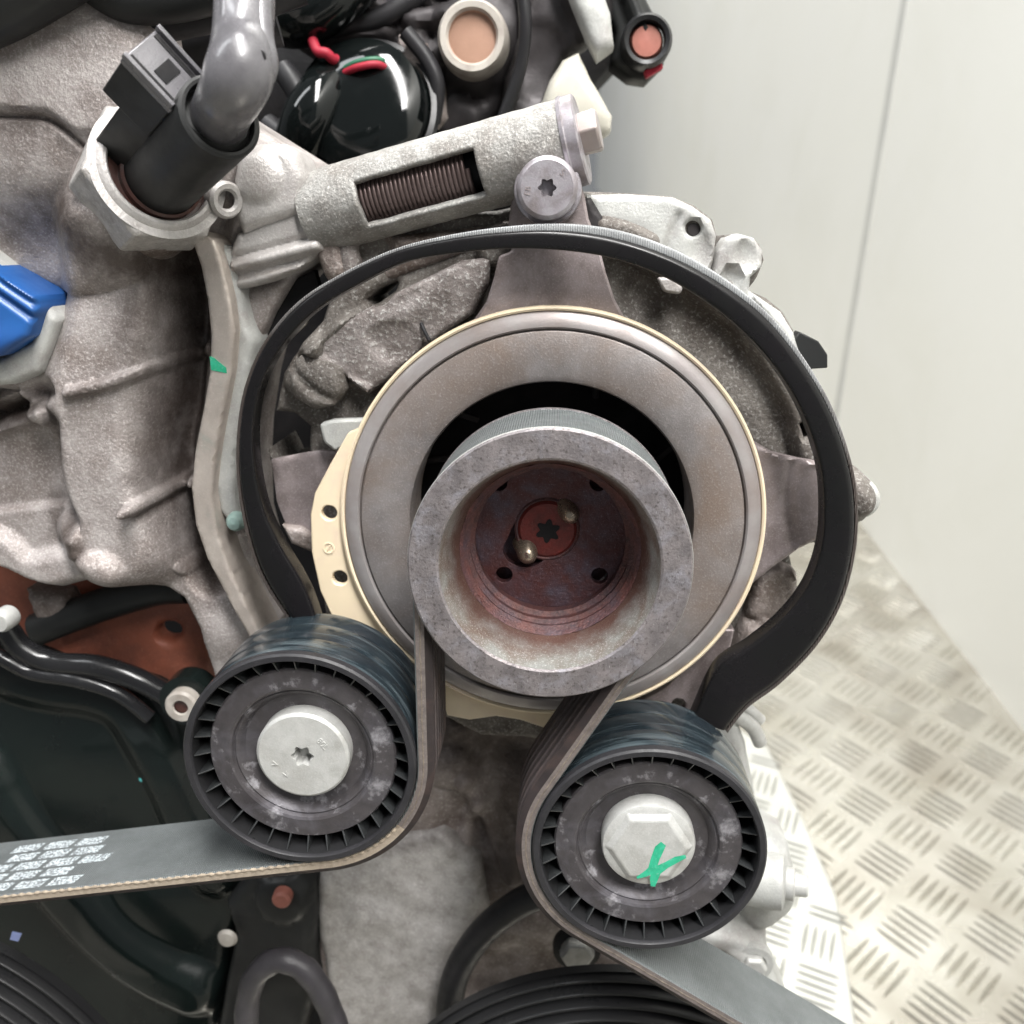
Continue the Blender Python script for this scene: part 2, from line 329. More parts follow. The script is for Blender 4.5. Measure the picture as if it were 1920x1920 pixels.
clear=MAT('milky_plastic',(.50,.48,.42),(.42,.40,.34),14,.3,0)
darkvoid=MAT('black_gap_shade',(.012,.011,.012),(.007,.007,.008),30,.6,0,.3,2,stain=(.03,.027,.027),stsize=22,stthr=.58,spec=.2)  # near-black colour paints the shade inside gaps and holes
dark_metal=MAT('dark_bracket_metal',(.06,.054,.056),(.032,.029,.030),22,.5,.3,.2,1,stain=(.012,.011,.011),stsize=26,stthr=.5,spec=.25)
redpl=MAT('red_plastic',(.30,.015,.03),(.25,.015,.03),8,.5,spec=.3)
wallm=MAT('white_wall_panel',(.90,.895,.855),(.875,.87,.82),260,.35,0,.05,8,rvar=.05,stain=(.84,.835,.775),stsize=180,stthr=.55)
sealm=MAT('grey_panel_seal',(.60,.60,.57),(.52,.52,.50),60,.5)
plate=MAT('aluminium_checker_plate',(.49,.475,.425),(.38,.365,.315),60,.25,.5,.08,2,stain=(.28,.255,.21),stsize=70,stthr=.50)
plate_b=MAT('bright_checker_plate',(.46,.46,.43),(.40,.40,.37),40,.34,.4,.08,2)
coil=MAT('spring_steel_wire',(.17,.125,.12),(.10,.07,.065),6,.34,.6,.1,.4)
# ------------------------------------------------------------ room: checker plate floor, wall panels, raised plate (true vertical frame)
Gr=np.array(G.to_3x3()); CW=Gr@CAM
def WP(px,py,z=None,x=None,plane=None):
    d=Gr@ray(px,py)
    if z is not None: return CW+d*((z-CW[2])/d[2])
    n,p0=plane; return CW+d*((p0-CW)@n)/(d@n)
FZ=CW[2]-480.
a=WP(1612,980,z=FZ); b=WP(1920,1372,z=FZ); wd=(a-b)/np.linalg.norm(a-b); wn=np.array([-wd[1],wd[0],0.])
if wn@(CW-a)<0: wn=-wn
def struct(name,V,Fc,m,label,bevel=0):
    o=mesh(name,V,Fc,m,None,0,bevel,world=True); tag(o,label,None,None,'structure'); return o
def slab(name,corners,th,n,m,label,bevel=0,parent=None):
    c=[np.array(q,float) for q in corners]; V=c+[q-np.array(n)*th for q in c]; k=len(c)
    nn=np.cross(c[1]-c[0],c[2]-c[0]); f=list(range(k)); 
    if nn@np.array(n)<0: f=f[::-1]
    Fc=[tuple(f),tuple(i+k for i in f[::-1])]+[(f[(i+1)%k],f[i],f[i]+k,f[(i+1)%k]+k) for i in range(k)]
    if parent: return mesh(name,V,Fc,m,parent,0,bevel,world=True)
    return struct(name,V,Fc,m,label,bevel)
e1=WP(1814,1824,z=FZ)-WP(1702,1747,z=FZ); e2=WP(1869,1757,z=FZ)-WP(1814,1824,z=FZ)
print('tread',e1,e2,np.linalg.norm(e1),np.linalg.norm(e2))
ang=(math.atan2(e1[1],e1[0])+math.atan2(e2[1],e2[0])-PI/2)/2; pit=(np.linalg.norm(e1)+np.linalg.norm(e2))/2
E1=np.array([math.cos(ang),math.sin(ang),0])*pit; E2=np.array([-math.sin(ang),math.cos(ang),0])*pit
A0=WP(1814,1824,z=FZ)
up=np.array([0,0,1.])
fc=[a+wd*1500-wn*60,a-wd*1500-wn*60,a-wd*1500+wn*1800,a+wd*1500+wn*1800]
floor=slab('floor',fc,4,up,plate,'aluminium checker plate floor below the engine')
def bars(name,o0,E1,E2,nrm,keep,m,parent,hh=2.0,rng=14):
    V=[];Fc=[]; L=np.linalg.norm(E1)
    for i in range(-rng,rng):
        for j in range(-rng,rng):
            c=o0+E1*i+E2*j
            along,across=(E2,E1) if (i+j)%2==0 else (E1,E2)
            for k in range(-2,3):
                cc=c+across*(k*.175)
                if not keep(cc): continue
                s=len(V); n=10; al=along/L; ac=across/L
                hl=L*.42; hw=L*.050
                ring=[]
                for q in range(n+1):
                    t=-1+2*q/n; wv=(1-t*t)**.8; ring.append((t,wv))
                for t,wv in ring: V.append(cc+al*hl*t+ac*hw*wv-nrm*.2); V.append(cc+al*hl*t*.97+nrm*hh*(wv**.5)); V.append(cc+al*hl*t-ac*hw*wv-nrm*.2)
                flip=np.cross(al,ac)@nrm<0
                for q in range(n):
                    b_=s+q*3
                    for f in ((b_,b_+3,b_+4,b_+1),(b_+1,b_+4,b_+5,b_+2)): Fc.append(f if flip else f[::-1])
    o=mesh(name,V,Fc,m,parent,60,world=True); tag(o,kind='stuff'); return o
bars('tread_bars',A0,E1,E2,up,lambda c:(c-a)@wn>8 and np.linalg.norm(c-A0)<1100,plate,floor)
wall=slab('wall',[a-wd*1400+up*0,a+wd*2600+up*0,a+wd*2600+up*2400,a-wd*1400+up*2400],20,wn,wallm,'cream white panelled wall behind the engine')
s0=WP(1700,0,plane=(wn,a)); s1=WP(1566,790,plane=(wn,a)); xs=(s0+s1)/2; xs[2]=0
sx=xs+wd*0
slab('panel_seal',[sx-wd*7+wn*1.5+up*FZ,sx+wd*7+wn*1.5+up*FZ,sx+wd*7+wn*1.5+up*(FZ+2400),sx-wd*7+wn*1.5+up*(FZ+2400)],3,wn,sealm,None,.8,wall)
# base trim along the wall
# raised bright plate beside the engine
RZ=FZ+60
rp=[(1330,1330),(1440,1400),(1505,1530),(1570,1680),(1612,1960),(1250,2000),(1150,1500)]
rc=[WP(p_[0],p_[1],z=RZ) for p_ in rp]
step=slab('step_plate',rc,8,up,plate_b,'x',1.5); step['label']='bright raised checker plate sheet lying on the floor beside the engine'; step['category']='plate'; del step['kind']
r0=WP(1530,1850,z=RZ); 
d1=WP(1520,1890,z=RZ)-WP(1545,1740,z=RZ); d1/=np.linalg.norm(d1); d1[2]=0
pr_=pit*.72; D1=d1*pr_; D2=np.array([-d1[1],d1[0],0])*pr_
rq=[(q[0],q[1]) for q in rc]
def keep_r(c): return bool(inside(np.array([c[0]]),np.array([c[1]]),rq)[0]) and segdist(np.array([c[0]]),np.array([c[1]]),rq,True)[0]>pr_*.2
bars('tread_bars',r0,D1,D2,up,keep_r,plate_b,step,1.6,10)
# ------------------------------------------------------------ generic bolt pieces
def star(cx,cz,r,n=6,inner=.72,a0=0):
    o=[]
    for i in range(n*6):
        t=2*PI*i/(n*6); o.append((cx+r*(1-(1-inner)*(.5-.5*math.cos(n*t)))*math.cos(t+a0),cz+r*(1-(1-inner)*(.5-.5*math.cos(n*t)))*math.sin(t+a0)))
    return o
def torx_bolt(name,c,r,h,mat,parent,sr=.26,cham=.6):
    """round flanged bolt head facing -Y: c = centre of its front face"""
    x,y,z=c
    hd=lathe(name,[(r-cham*1.6,y),(r-.25,y+cham*.7),(r,y+cham*1.4),(r,y+h)],(x,0,z),mat,parent,n=64)
    prism('bolt_face',circ(x,z,r-cham*1.6,64),y,y+.01,mat,hd,[star(x,z,r*sr)],bevel=0)
    st=star(x,z,r*sr); V=[(p[0],y,p[1]) for p in st]+[(x+(p[0]-x)*.9,y+r*.35,z+(p[1]-z)*.9) for p in st]; k=len(st)
    mesh('torx_socket',V,[(i,(i+1)%k,(i+1)%k+k,i+k) for i in range(k)]+[tuple(range(k,2*k))],mat,hd,30)
    return hd
def hexp(cx,cz,r,a0=0): return [(cx+r*math.cos(a0+PI/3*i),cz+r*math.sin(a0+PI/3*i)) for i in range(6)]
def text(s,c,size,mat,parent,rotz=0,th=.08,name='engraved_lettering'):
    cu=bpy.data.curves.new('t','FONT'); cu.body=s; cu.size=size; cu.extrude=th; cu.align_x='CENTER'; cu.align_y='CENTER'
    o=bpy.data.objects.new('t',cu); COL.objects.link(o); bpy.context.view_layer.update()
    me=bpy.data.meshes.new_from_object(o.evaluated_get(bpy.context.evaluated_depsgraph_get())); bpy.data.objects.remove(o)
    V=np.array([v.co[:] for v in me.vertices]); ca,sa=math.cos(rotz),math.sin(rotz)
    W=[(c[0]+p[0]*ca-p[1]*sa, c[1]-p[2], c[2]+p[0]*sa+p[1]*ca) for p in V]
    return mesh(name,W,[tuple(p.vertices) for p in me.polygons],mat,parent,0)
# ------------------------------------------------------------ alternator pulley
AX=(0.,-2.8)
PY=-33.
pul=thing('alternator_pulley','grey steel pulley with deep rusty red bore in the middle of the engine front','pulley',(AX[0],PY,AX[1]))
ca=(AX[0],0,AX[1])
lathe('front_flange',[(23.6,PY+.35),(24.1,PY),(29.9,PY),(30.3,PY+.4),(30.3,PY+1.5),(29.2,PY+2.2),(27,PY+2.6)],ca,steel_pul,pul,n=160)
lathe('bright_rim_edge',[(30.32,PY+.45),(30.42,PY+.7),(30.42,PY+1.3),(30.3,PY+1.55)],ca,zinc,pul,n=160)
lathe('groove_drum',[(26.2,PY+2.6),(26.2,PY+24),(30,PY+25),(30,PY+26.5),(20,PY+26.5)],ca,steel_pul,pul,n=120)
bw=lathe('bore_wall',[(23.6,PY+.35),(22.9,PY+3.5),(22.2,PY+6.2),(21.6,PY+8.5),(20.9,PY+10.2),(20.3,PY+11.5)],ca,steel_in,pul,n=140)
at=bw.data.attributes.new('dirt_shade','FLOAT','POINT'); at.data.foreach_set('value',np.tile([0,.02,.38,.75,1.05,1.2],140).astype(np.float32))
def wobr(t,y): return 1+(.006*noise.noise(Vector((math.cos(t)*4,math.sin(t)*4,3.)))+.006*noise.noise(Vector((math.cos(t)*15,math.sin(t)*15,1.))))*max(0,1-abs(y-PY-11.3)/1.5)+.008*noise.noise(Vector((math.cos(t)*6,math.sin(t)*6,y*.9)))+.004*noise.noise(Vector((math.cos(t)*20,math.sin(t)*20,y*2)))
lathe('rusty_bore',[(20.3,PY+11.3),(19.6,PY+12.2),(19.9,PY+13),(19.0,PY+14),(19.2,PY+15.2),(18.3,PY+16),(18.5,PY+18),(17.4,PY+18.8),(17.6,PY+22)],ca,rust,pul,n=180,wob=wobr,smooth=25)
HY=PY+22
# hub floor with four small holes and two keyhole pockets
def hub(px,py): p=P(px,py,HY); return (p[0],p[2])
kh1=[hub(985+dx,1042+dy) for dx,dy in [(-42,-12),(-34,8),(-12,20),(14,20),(34,8),(40,-12),(34,-34),(14,-46),(-4,-52),(-10,-66),(-22,-58),(-30,-40)]]
kh2=[hub(1064+dx,968+dy) for dx,dy in [(-40,-22),(-22,-36),(6,-38),(30,-22),(36,2),(26,22),(4,26),(-18,14),(-30,2)]]
sm=lambda l:[tuple(a) for a in smooth_path(l,4,True)]
holes=[sm(kh1)]
hc=[hub(p_[0],p_[1]) for p_ in ((935,905),(945,1078),(1124,1080),(1122,905))]
for h in hc: holes.append(circ(h[0],h[1],2.0,18))
bc=hub(1026,992); boltr=7.0
prism('hub_disc',circ(AX[0],AX[1],17.7,96),HY,HY+2.5,rust_floor,pul,holes,bevel=.25)
lathe('hub_backing',[(17.5,HY+5.5),(.01,HY+5.5)],ca,rust_floor,pul,n=40)
hb=lathe('hub_bolt',[(0.01,HY-.6),(6.3,HY-.6),(6.9,HY-.1),(6.95,HY+.1)],(bc[0],0,bc[1]),red,pul,n=48)
lathe('bolt_rust_ring',[(6.95,HY-.05),(7.3,HY-.35),(7.7,HY-.05)],(bc[0],0,bc[1]),rust,pul,n=48)  # low rust-coloured ring around the bolt head
st=star(bc[0]+.2,bc[1]-.3,3.0,6,.62,.4)
prism('star_socket',st,HY-.75,HY-.55,darkvoid,hb,bevel=0)  # dark star painted on the bolt in place of a shaded recess
for (px,py,dx,dy,rr,nm) in ((990,1042,-.35,.9,2.35,'S'),(1072,968,-.9,.9,2.1,'')):
    c=P(px,py,HY-1.4); d=np.array([dx*.5,.75,dy*.5]); d/=np.linalg.norm(d)
    pn=lathe('drive_pin',[(.01,-rr*.75),(rr*.45,-rr*.68),(rr*.8,-rr*.38),(rr,0),(rr*1.12,2.0),(rr*1.3,4.5)],c,brass,pul,axis=d,n=32)
    if nm: text(nm,P(px-3,py,HY-3.25),1.9,rust,pn,.1,.12)
# ------------------------------------------------------------ tensioner ring, beige plate, bracket
ten=thing('belt_tensioner','round grey steel tensioner ring with beige plastic plate around the pulley','tensioner',(AX[0],0,AX[1]))
lathe('steel_ring',[(34.9,18),(34.7,1.6),(35.1,.3),(36.3,-.25),(46.6,-1.1),(46.9,-.9),(47.0,.1),(47.3,.1),(47.4,-.9),(47.8,-1.35),(49.5,-1.2),(51,-.2),(51.5,1.4)],ca,steel,ten,n=200,smooth=40)
lathe('ring_lip',[(47.42,-1.0),(47.8,-1.45),(49.5,-1.3),(51,-.3),(51.55,1.4)],ca,steel_lip,ten,n=200)
lathe('plastic_rim',[(51.3,.9),(51.45,.1),(51.9,-.25),(52.4,.1),(52.5,1.0),(52.5,3)],ca,beige,ten,n=200)
# plate outline: circle with a left lobe and lower lobes
def plate_pts():
    L=[]
    lobe=Q([(652,812),(618,872),(590,925),(582,965),(584,1035),(600,1108),(632,1178),(668,1240),(700,1290)],2.2)
    bot=Q([(828,1300),(838,1342),(880,1350),(930,1343),(975,1350),(1028,1368),(1050,1350)],2.2)
    a1=math.atan2(lobe[-1][1]-AX[1],lobe[-1][0]-AX[0]); a2=math.atan2(bot[0][1]-AX[1],bot[0][0]-AX[0]); a3=math.atan2(bot[-1][1]-AX[1],bot[-1][0]-AX[0]); a0=math.atan2(lobe[0][1]-AX[1],lobe[0][0]-AX[0])
    L+=lobe
    for t in np.linspace(a1,a2,6)[1:-1]: L.append((AX[0]+52.2*math.cos(t),AX[1]+52.2*math.sin(t)))
    L+=bot
    for t in np.linspace(a3,a0,90)[1:-1]: L.append((AX[0]+52.3*math.cos(t),AX[1]+52.3*math.sin(t)))
    return L
ph=[circ(*Q([(617,962)],2.2)[0],1.95,20),circ(*Q([(637,1084)],2.2)[0],1.95,20),circ(AX[0],AX[1],45,80)]
prism('plastic_plate',plate_pts(),2.2,4.6,beige,ten,ph,bevel=.35)
mk=Q([(616,1028)],2.1)[0]; lathe('moulded_mark',[(1.15,2.2),(1.15,2.0),(1.5,2.0),(1.5,2.2)],(mk[0],0,mk[1]),beige,ten,n=24)
box('moulded_mark',(mk[0],2.05,mk[1]),(.3,.25,1.7),beige,ten,ax=[(1,0,-.6),(0,1,0),(.6,0,1)],bevel=.05)
# bracket arms
arm=[(960,470),(953,420),(958,380),(972,330),(992,302),(1024,292),(1060,300),(1082,325),(1096,365),(1104,410),(1122,455),(1136,510),(1152,560),(1180,612),(1180,700),(880,700),(884,606),(912,566),(926,520),(935,480)]
pprism('bracket_arm',arm,4.,7.5,steel_br,ten,bevel=.6)
armr=[(1380,760),(1412,828),(1450,850),(1500,862),(1560,872),(1600,900),(1600,960),(1560,1000),(1500,1030),(1455,1062),(1420,1090),(1380,1120),(1360,950)]
relief('bracket_arm',armr,4.5,3,steel_br,ten,[groove([(1490,860),(1480,940),(1490,1020)],3,1.2,4),ridge([(1440,850),(1500,864),(1580,880)],.8,.5,4)],step=.9,rnd=.8,lump=.3)
pprism('bracket_arm',[(1350,1180),(1378,1180),(1362,1250),(1342,1330),(1320,1360),(1180,1330),(1250,1290)],4.,8,steel_br,ten,bevel=.5,holes=[pcirc(1272,1325,14)])
bl=P(1026,352,-8.5); bo=torx_bolt('mounting_bolt',(bl[0],-8.5,bl[2]),6.6,10.5,zinc_mauve,ten,.31)
lathe('bolt_washer',[(6.5,-1.2),(7.4,-1.0),(7.6,0),(7.6,4.2)],(bl[0],0,bl[2]),zinc_mauve,ten,n=48)
text('S',(bl[0]+3.2,-8.55,bl[2]+3.0),2.0,steel_br,bo,-.5); text('EB',(bl[0]-4.1,-8.55,bl[2]-.6),1.8,steel_br,bo,1.4)
# ------------------------------------------------------------ C shaped spring
so=[(560,1185),(525,1135),(500,1095),(478,1045),(458,970),(447,885),(449,800),(464,720),(500,640),(562,568),(645,515),(745,470),(850,446),(960,434),(1060,433),(1160,448),(1262,483),(1360,537),(1442,602),(1512,690),(1562,780),(1595,880),(1605,960),(1600,1040),(1575,1130),(1528,1210),(1460,1280),(1400,1325),(1362,1372)]
si=[(600,1185),(580,1125),(558,1080),(528,1030),(496,962),(478,882),(474,800),(489,722),(526,652),(584,588),(663,538),(758,492),(860,474),(960,466),(1060,470),(1155,486),(1248,520),(1334,572),(1410,638),(1470,712),(1512,790),(1540,880),(1546,960),(1540,1030),(1515,1100),(1470,1160),(1408,1212),(1345,1256),(1300,1350)]
YS=-9.; YB=-3.5
def swept(name,oa,ia,y0,y1,mat,parent=None,ch=.9,rnd=1.6):
    O=[np.array(p) for p in smooth_path(Q(oa,y0),6)]; I=[np.array(p) for p in smooth_path(Q(ia,y0),6)]; V=[];Fc=[];n=len(O)
    for o_,i_ in zip(O,I):
        d=(i_-o_); L=np.linalg.norm(d); d/=L; r=min(rnd,L*.3); c=min(ch,L*.2)
        sec=[(o_,y1)]
        for k in range(6): t=PI/2*k/5; sec.append((o_+d*r*(1-math.cos(t)),y0+r*(1-math.sin(t))))
        for k in range(4): t=PI/2*k/3; sec.append((i_-d*c*(1-math.sin(t)),y0+c*(1-math.cos(t))))
        sec.append((i_,y1)); V+=[(s[0][0],s[1],s[0][1]) for s in sec]
    m=len(sec)
    for q in range(n-1):
        for k in range(m): l=(k+1)%m; Fc.append((q*m+k,q*m+l,(q+1)*m+l,(q+1)*m+k))
    Fc+= [tuple(range(m))[::-1],tuple(range((n-1)*m,n*m))]
    return mesh(name,V,Fc,mat,parent,40)
sp=thing('tensioner_spring','x','spring',P(1000,450,YS)); swept('spring_band',so,si,YS,YB,spring_blk,sp)
lp=[]
for k,(x,y) in enumerate(so):
    d=np.array([x-1030.,y-900.]); d/=np.linalg.norm(d); w_=4+12*math.exp(-((x-1180)/280)**2)*(y<900); lp.append((x+d[0]*w_,y+d[1]*w_))
se=swept('ribbed_sheen_edge',lp,[(x+(1030-x)*.004,y+(900-y)*.004) for x,y in so],YS+1.3,YB-.5,spring_sheen,sp,.3,.6)  # raised lip, coloured pale for the light caught along the top
ns_=(len(so)-1)*6+1; per=len(se.data.vertices)//ns_; dv=np.repeat([min(1.,abs(q/6-14.5)/7.5)**3*1.6 for q in range(ns_)],per)  # painted sheen fades to dark towards both ends
at=se.data.attributes.new('dirt_shade','FLOAT','POINT'); at.data.foreach_set('value',dv.astype(np.float32))
tag(sp,'black C shaped spring band arching over the beige rimmed ring','spring')
# ------------------------------------------------------------ idler pulleys
IR=27.5; IY=-31.
c1=P(560,1430,IY); c2=P(1217,1601,IY)
def idler(c,label,seed):
    t=thing('idler_pulley',label,'pulley',(c[0],IY,c[2]),'black idler pulleys below the alternator pulley'); k=(c[0],0,c[2])
    lathe('rim',[(25.5,IY+1.2),(25.55,IY+.4),(25.8,IY),(27.0,IY),(27.45,IY+.5),(27.5,IY+2.2)],k,idler_edge,t,n=128)
    lathe('running_surface',[(27.5,IY+2.0),(27.35,IY+2.4),(27.5,IY+2.9),(27.5,IY+9.2),(27.42,IY+9.4),(27.5,IY+9.6),(27.5,IY+17),(27.42,IY+17.2),(27.5,IY+17.4),(27.5,IY+23.4),(27.3,IY+24.3),(20,IY+24.3)],k,idler_blk,t,n=128,smooth=25)
    lathe('inner_wall',[(25.3,IY+10),(25.5,IY+1.1)],k,plast,t,n=96)
    lathe('web_floor',[(25.2,IY+9.5),(20,IY+9.5)],k,plast,t,n=96)
    rib0=None
    for i in range(32):
        if rib0 is None:
            rib0=mesh('rib',[(c[0]+x,y,c[2]+z) for x in(21.4,25.45) for y in(IY+(3.6 if x<22 else 1.5),IY+9.6) for z in(-.18,.18)],[(0,1,3,2),(4,6,7,5),(0,4,5,1),(2,3,7,6),(0,2,6,4),(1,5,7,3)],rib_grey,t,0,.1)
        else:
            r_=rib0.copy(); COL.objects.link(r_); r_.parent=t; r_.rotation_euler=(0,i*2*PI/32,0)
    lathe('dust_cover',[(22.2,IY+8),(22.3,IY+3.7),(21.9,IY+3.2),(17.6,IY+3.0),(17.0,IY+3.3),(16.6,IY+4.2),(16.2,IY+4.1),(15.7,IY+4.5),(14.6,IY+6.2),(12.6,IY+6.8),(9,IY+6.9)],k,dust,t,n=128,smooth=28)
    return t
id1=idler(c1,'left black idler pulley with a round torx bolt, beside the printed belt run',1)
id2=idler(c2,'right black idler pulley with a green marker cross on its hex bolt',2)
bf=P(563,1421,IY+1); b1=torx_bolt('centre_bolt',(c1[0]+.2,IY+2.4,c1[2]+.2),11.1,5,zinc,id1,.25,.45)
for s,dx,dz,rz in (('80L',5.0,3.4,-.9),('V',-4.2,-5.0,.5),('V',-6.6,-2.2,1.2)): text(s,(c1[0]+.2+dx,IY+2.3,c1[2]+.2+dz),2.1,zinc,b1,rz,.1)
# hex flange bolt with green mark
kx,kz=c2[0]+.1,c2[2]+.6
fb=lathe('centre_bolt',[(.01,IY+1.9),(9.9,IY+1.9),(10.8,IY+2.3),(11.1,IY+3.0),(11.1,IY+6.8)],(kx,0,kz),zinc,id2,n=72)
hx=hexp(kx,kz,10.4,R(2)); 
V=[(x,IY+2.0,z) for x,z in hx]+[(kx+(x-kx)*.84,IY+.9,kz+(z-kz)*.84) for x,z in hx]
hxm=mesh('hex_head',V,[(i,(i+1)%6,(i+1)%6+6,i+6) for i in range(6)]+[tuple(range(6,12))],zinc,fb,20,.35)
def strokeP(pts,w,y):  # ribbon in px space
    o=[];n=len(pts)
    for s in(1,-1):
        rg=range(n) if s>0 else range(n-1,-1,-1)
        for i in rg:
            a_=np.array(pts[max(i-1,0)]);b_=np.array(pts[min(i+1,n-1)]); d=b_-a_; d=d/np.linalg.norm(d); nn=np.array([-d[1],d[0]]); ww=w[i] if isinstance(w,(list,tuple)) else w
            o.append(tuple(np.array(pts[i])+nn*ww*s))
    return Q(o,y)
yg=IY+.85
gm=prism('green_mark',strokeP([(1244,1582),(1236,1592),(1228,1612),(1222,1632),(1208,1640),(1194,1646)],[6,9,8,8,5,2],yg),yg,yg+.03,green,fb,bevel=0)
prism('green_mark',strokeP([(1286,1606),(1268,1612),(1250,1622),(1232,1632),(1226,1648),(1224,1662)],[3,6,6,9,8,4],yg-.01),yg-.01,yg+.02,green,fb,bevel=0)
# ------------------------------------------------------------ serpentine belt
BY0=IY+1.2; BY1=BY0+23.5
def tang(c0,r0,s0,c1_,r1,s1):
    """directed tangent from circle 0 to 1; s=+1 ccw, -1 cw; returns points"""
    c0=np.array(c0);c1_=np.array(c1_); d=c1_-c0; L=np.linalg.norm(d); u=d/L
    # point on circle for ccw travel dir t: centre + r*R(-90)t ; signed radius
    k=(s0*r0-s1*r1)/L      # sin of the angle between u and the travel direction
    sa=k; ca_=math.sqrt(max(0,1-sa*sa)); t=np.array([u[0]*ca_-u[1]*sa,u[0]*sa+u[1]*ca_])
    nrm=np.array([t[1],-t[0]])   # right of travel
    return c0+nrm*r0*s0, c1_+nrm*r1*s1
TB=2.1
C0=(AX[0],AX[1]); C1=(c1[0],c1[2]); C2=(c2[0],c2[2]); r0=27.9; ri=IR+TB
pL=P(-140,1706,BY0); pR=P(1640,2075,BY0)
segs=[]
def arc(c,r,pa,pb,s):
    a_=math.atan2(pa[1]-c[1],pa[0]-c[0]); b_=math.atan2(pb[1]-c[1],pb[0]-c[0])
    if s>0:
        while b_<a_: b_+=2*PI
    else:
        while b_>a_: b_-=2*PI
    n=max(3,int(abs(b_-a_)*r/1.2)); return [(c[0]+r*math.cos(t),c[1]+r*math.sin(t)) for t in np.linspace(a_,b_,n)]
def line(pa,pb,n): return [tuple(np.array(pa)+(np.array(pb)-np.array(pa))*t) for t in np.linspace(0,1,n)]
t1=tang((pL[0],pL[2]),0,1,C1,ri,1); t2=tang(C1,ri,1,C0,r0,-1); t3=tang(C0,r0,-1,C2,ri,1); t4=tang(C2,ri,1,(pR[0],pR[2]),0,1)
path=line((pL[0],pL[2]),t1[1],30)+arc(C1,ri,t1[1],t2[0],1)[1:]+line(t2[0],t2[1],14)[1:]+arc(C0,r0,t2[1],t3[0],-1)[1:]+line(t3[0],t3[1],14)[1:]+arc(C2,ri,t3[1],t4[0],1)[1:]+line(t4[0],(pR[0],pR[2]),24)[1:]
path=np.array(path); tn=np.gradient(path,axis=0); tn/=np.linalg.norm(tn,axis=1)[:,None]
nl=np.stack([-tn[:,1],tn[:,0]],1)      # left of travel: idler side = back of the belt
def strip(name,offs,mat,parent,i0=0,i1=None):
    """offs: list of (offset along left normal, y) cross-section polyline"""
    V=[];Fc=[];m=len(offs)
    pp,nn_=path[i0:i1],nl[i0:i1]
    for p,n_ in zip(pp,nn_):
        for o_,y in offs: V.append((p[0]+n_[0]*o_,y,p[1]+n_[1]*o_))
    for i in range(len(pp)-1):
        for k in range(m-1): Fc.append((i*m+k,i*m+k+1,(i+1)*m+k+1,(i+1)*m+k))
    return mesh(name,V,Fc,mat,parent,30)
belt=thing('serpentine_belt','long black ribbed belt looping over the pulley and under both idlers','belt',(AX[0],BY0,AX[1]))
hb_=TB-.15
strip('belt_back',[(hb_-.3,BY0),(hb_,BY0+.3),(hb_,BY1-.3),(hb_-.3,BY1)],belt_back,belt)
ribs=[]; nr=6; pw=(BY1-BY0)/nr
for k in range(nr): ribs+= [(-.4,BY0+pw*k),(-hb_,BY0+pw*(k+.25)),(-hb_,BY0+pw*(k+.75))]
ribs.append((-.4,BY1)); ribs.append((hb_-.3,BY1))
strip('belt_ribs',ribs,belt_rib,belt)
so_=[(hb_-.3,BY0),(.75,BY0-.02),(.35,BY0-.02),(-.4,BY0),(-hb_,BY0+pw*.25)]
strip('belt_side',so_,belt_tan,belt,0,48)
strip('belt_side',so_,belt_edge,belt,47,None)
# exposed cord: a bead chain along the front edge
V=[];Fc=[]; cumd=0; m=6
for i,(p,n_,t_) in enumerate(zip(path,nl,tn)): pass
dense=[];L_=np.concatenate([[0],np.cumsum(np.linalg.norm(np.diff(path,axis=0),axis=1))])
ss=np.arange(0,L_[-1],.35); px_=np.interp(ss,L_,path[:,0]); pz_=np.interp(ss,L_,path[:,1]); nx_=np.interp(ss,L_,nl[:,0]); nz_=np.interp(ss,L_,nl[:,1])
for i in range(len(ss)):
    if ss[i]>L_[47]: break
    rr=.40*(1+.35*math.sin(ss[i]*2.9)+.25*noise.noise(Vector((ss[i]*.8,0,0))))
    off=(1.35 if ss[i]<L_[47] else .62)+.12*noise.noise(Vector((ss[i]*.3,5,0)))
    for k in range(m):
        a_=2*PI*k/m; V.append((px_[i]+nx_[i]*(off+rr*math.cos(a_)),BY0+.05+rr*math.sin(a_)*.8,pz_[i]+nz_[i]*(off+rr*math.cos(a_))))
def cordm(nm,V,mt): mesh(nm,V,[(i*m+k,i*m+(k+1)%m,(i+1)*m+(k+1)%m,(i+1)*m+k) for i in range(len(V)//m-1) for k in range(m)],mt,belt,60)
cordm('edge_cord',V,cord); V=[]
for i in range(len(ss)):
    if ss[i]<L_[47]: continue
    rr=.17*(1+.5*noise.noise(Vector((ss[i]*1.5,0,0)))); off=.6+.25*noise.noise(Vector((ss[i]*.3,5,0)))
    for k in range(m):
        a_=2*PI*k/m; V.append((px_[i]+nx_[i]*(off+rr*math.cos(a_)),BY0+.02+rr*math.sin(a_)*.8,pz_[i]+nz_[i]*(off+rr*math.cos(a_))))
cordm('edge_cord',V,cord_dark)
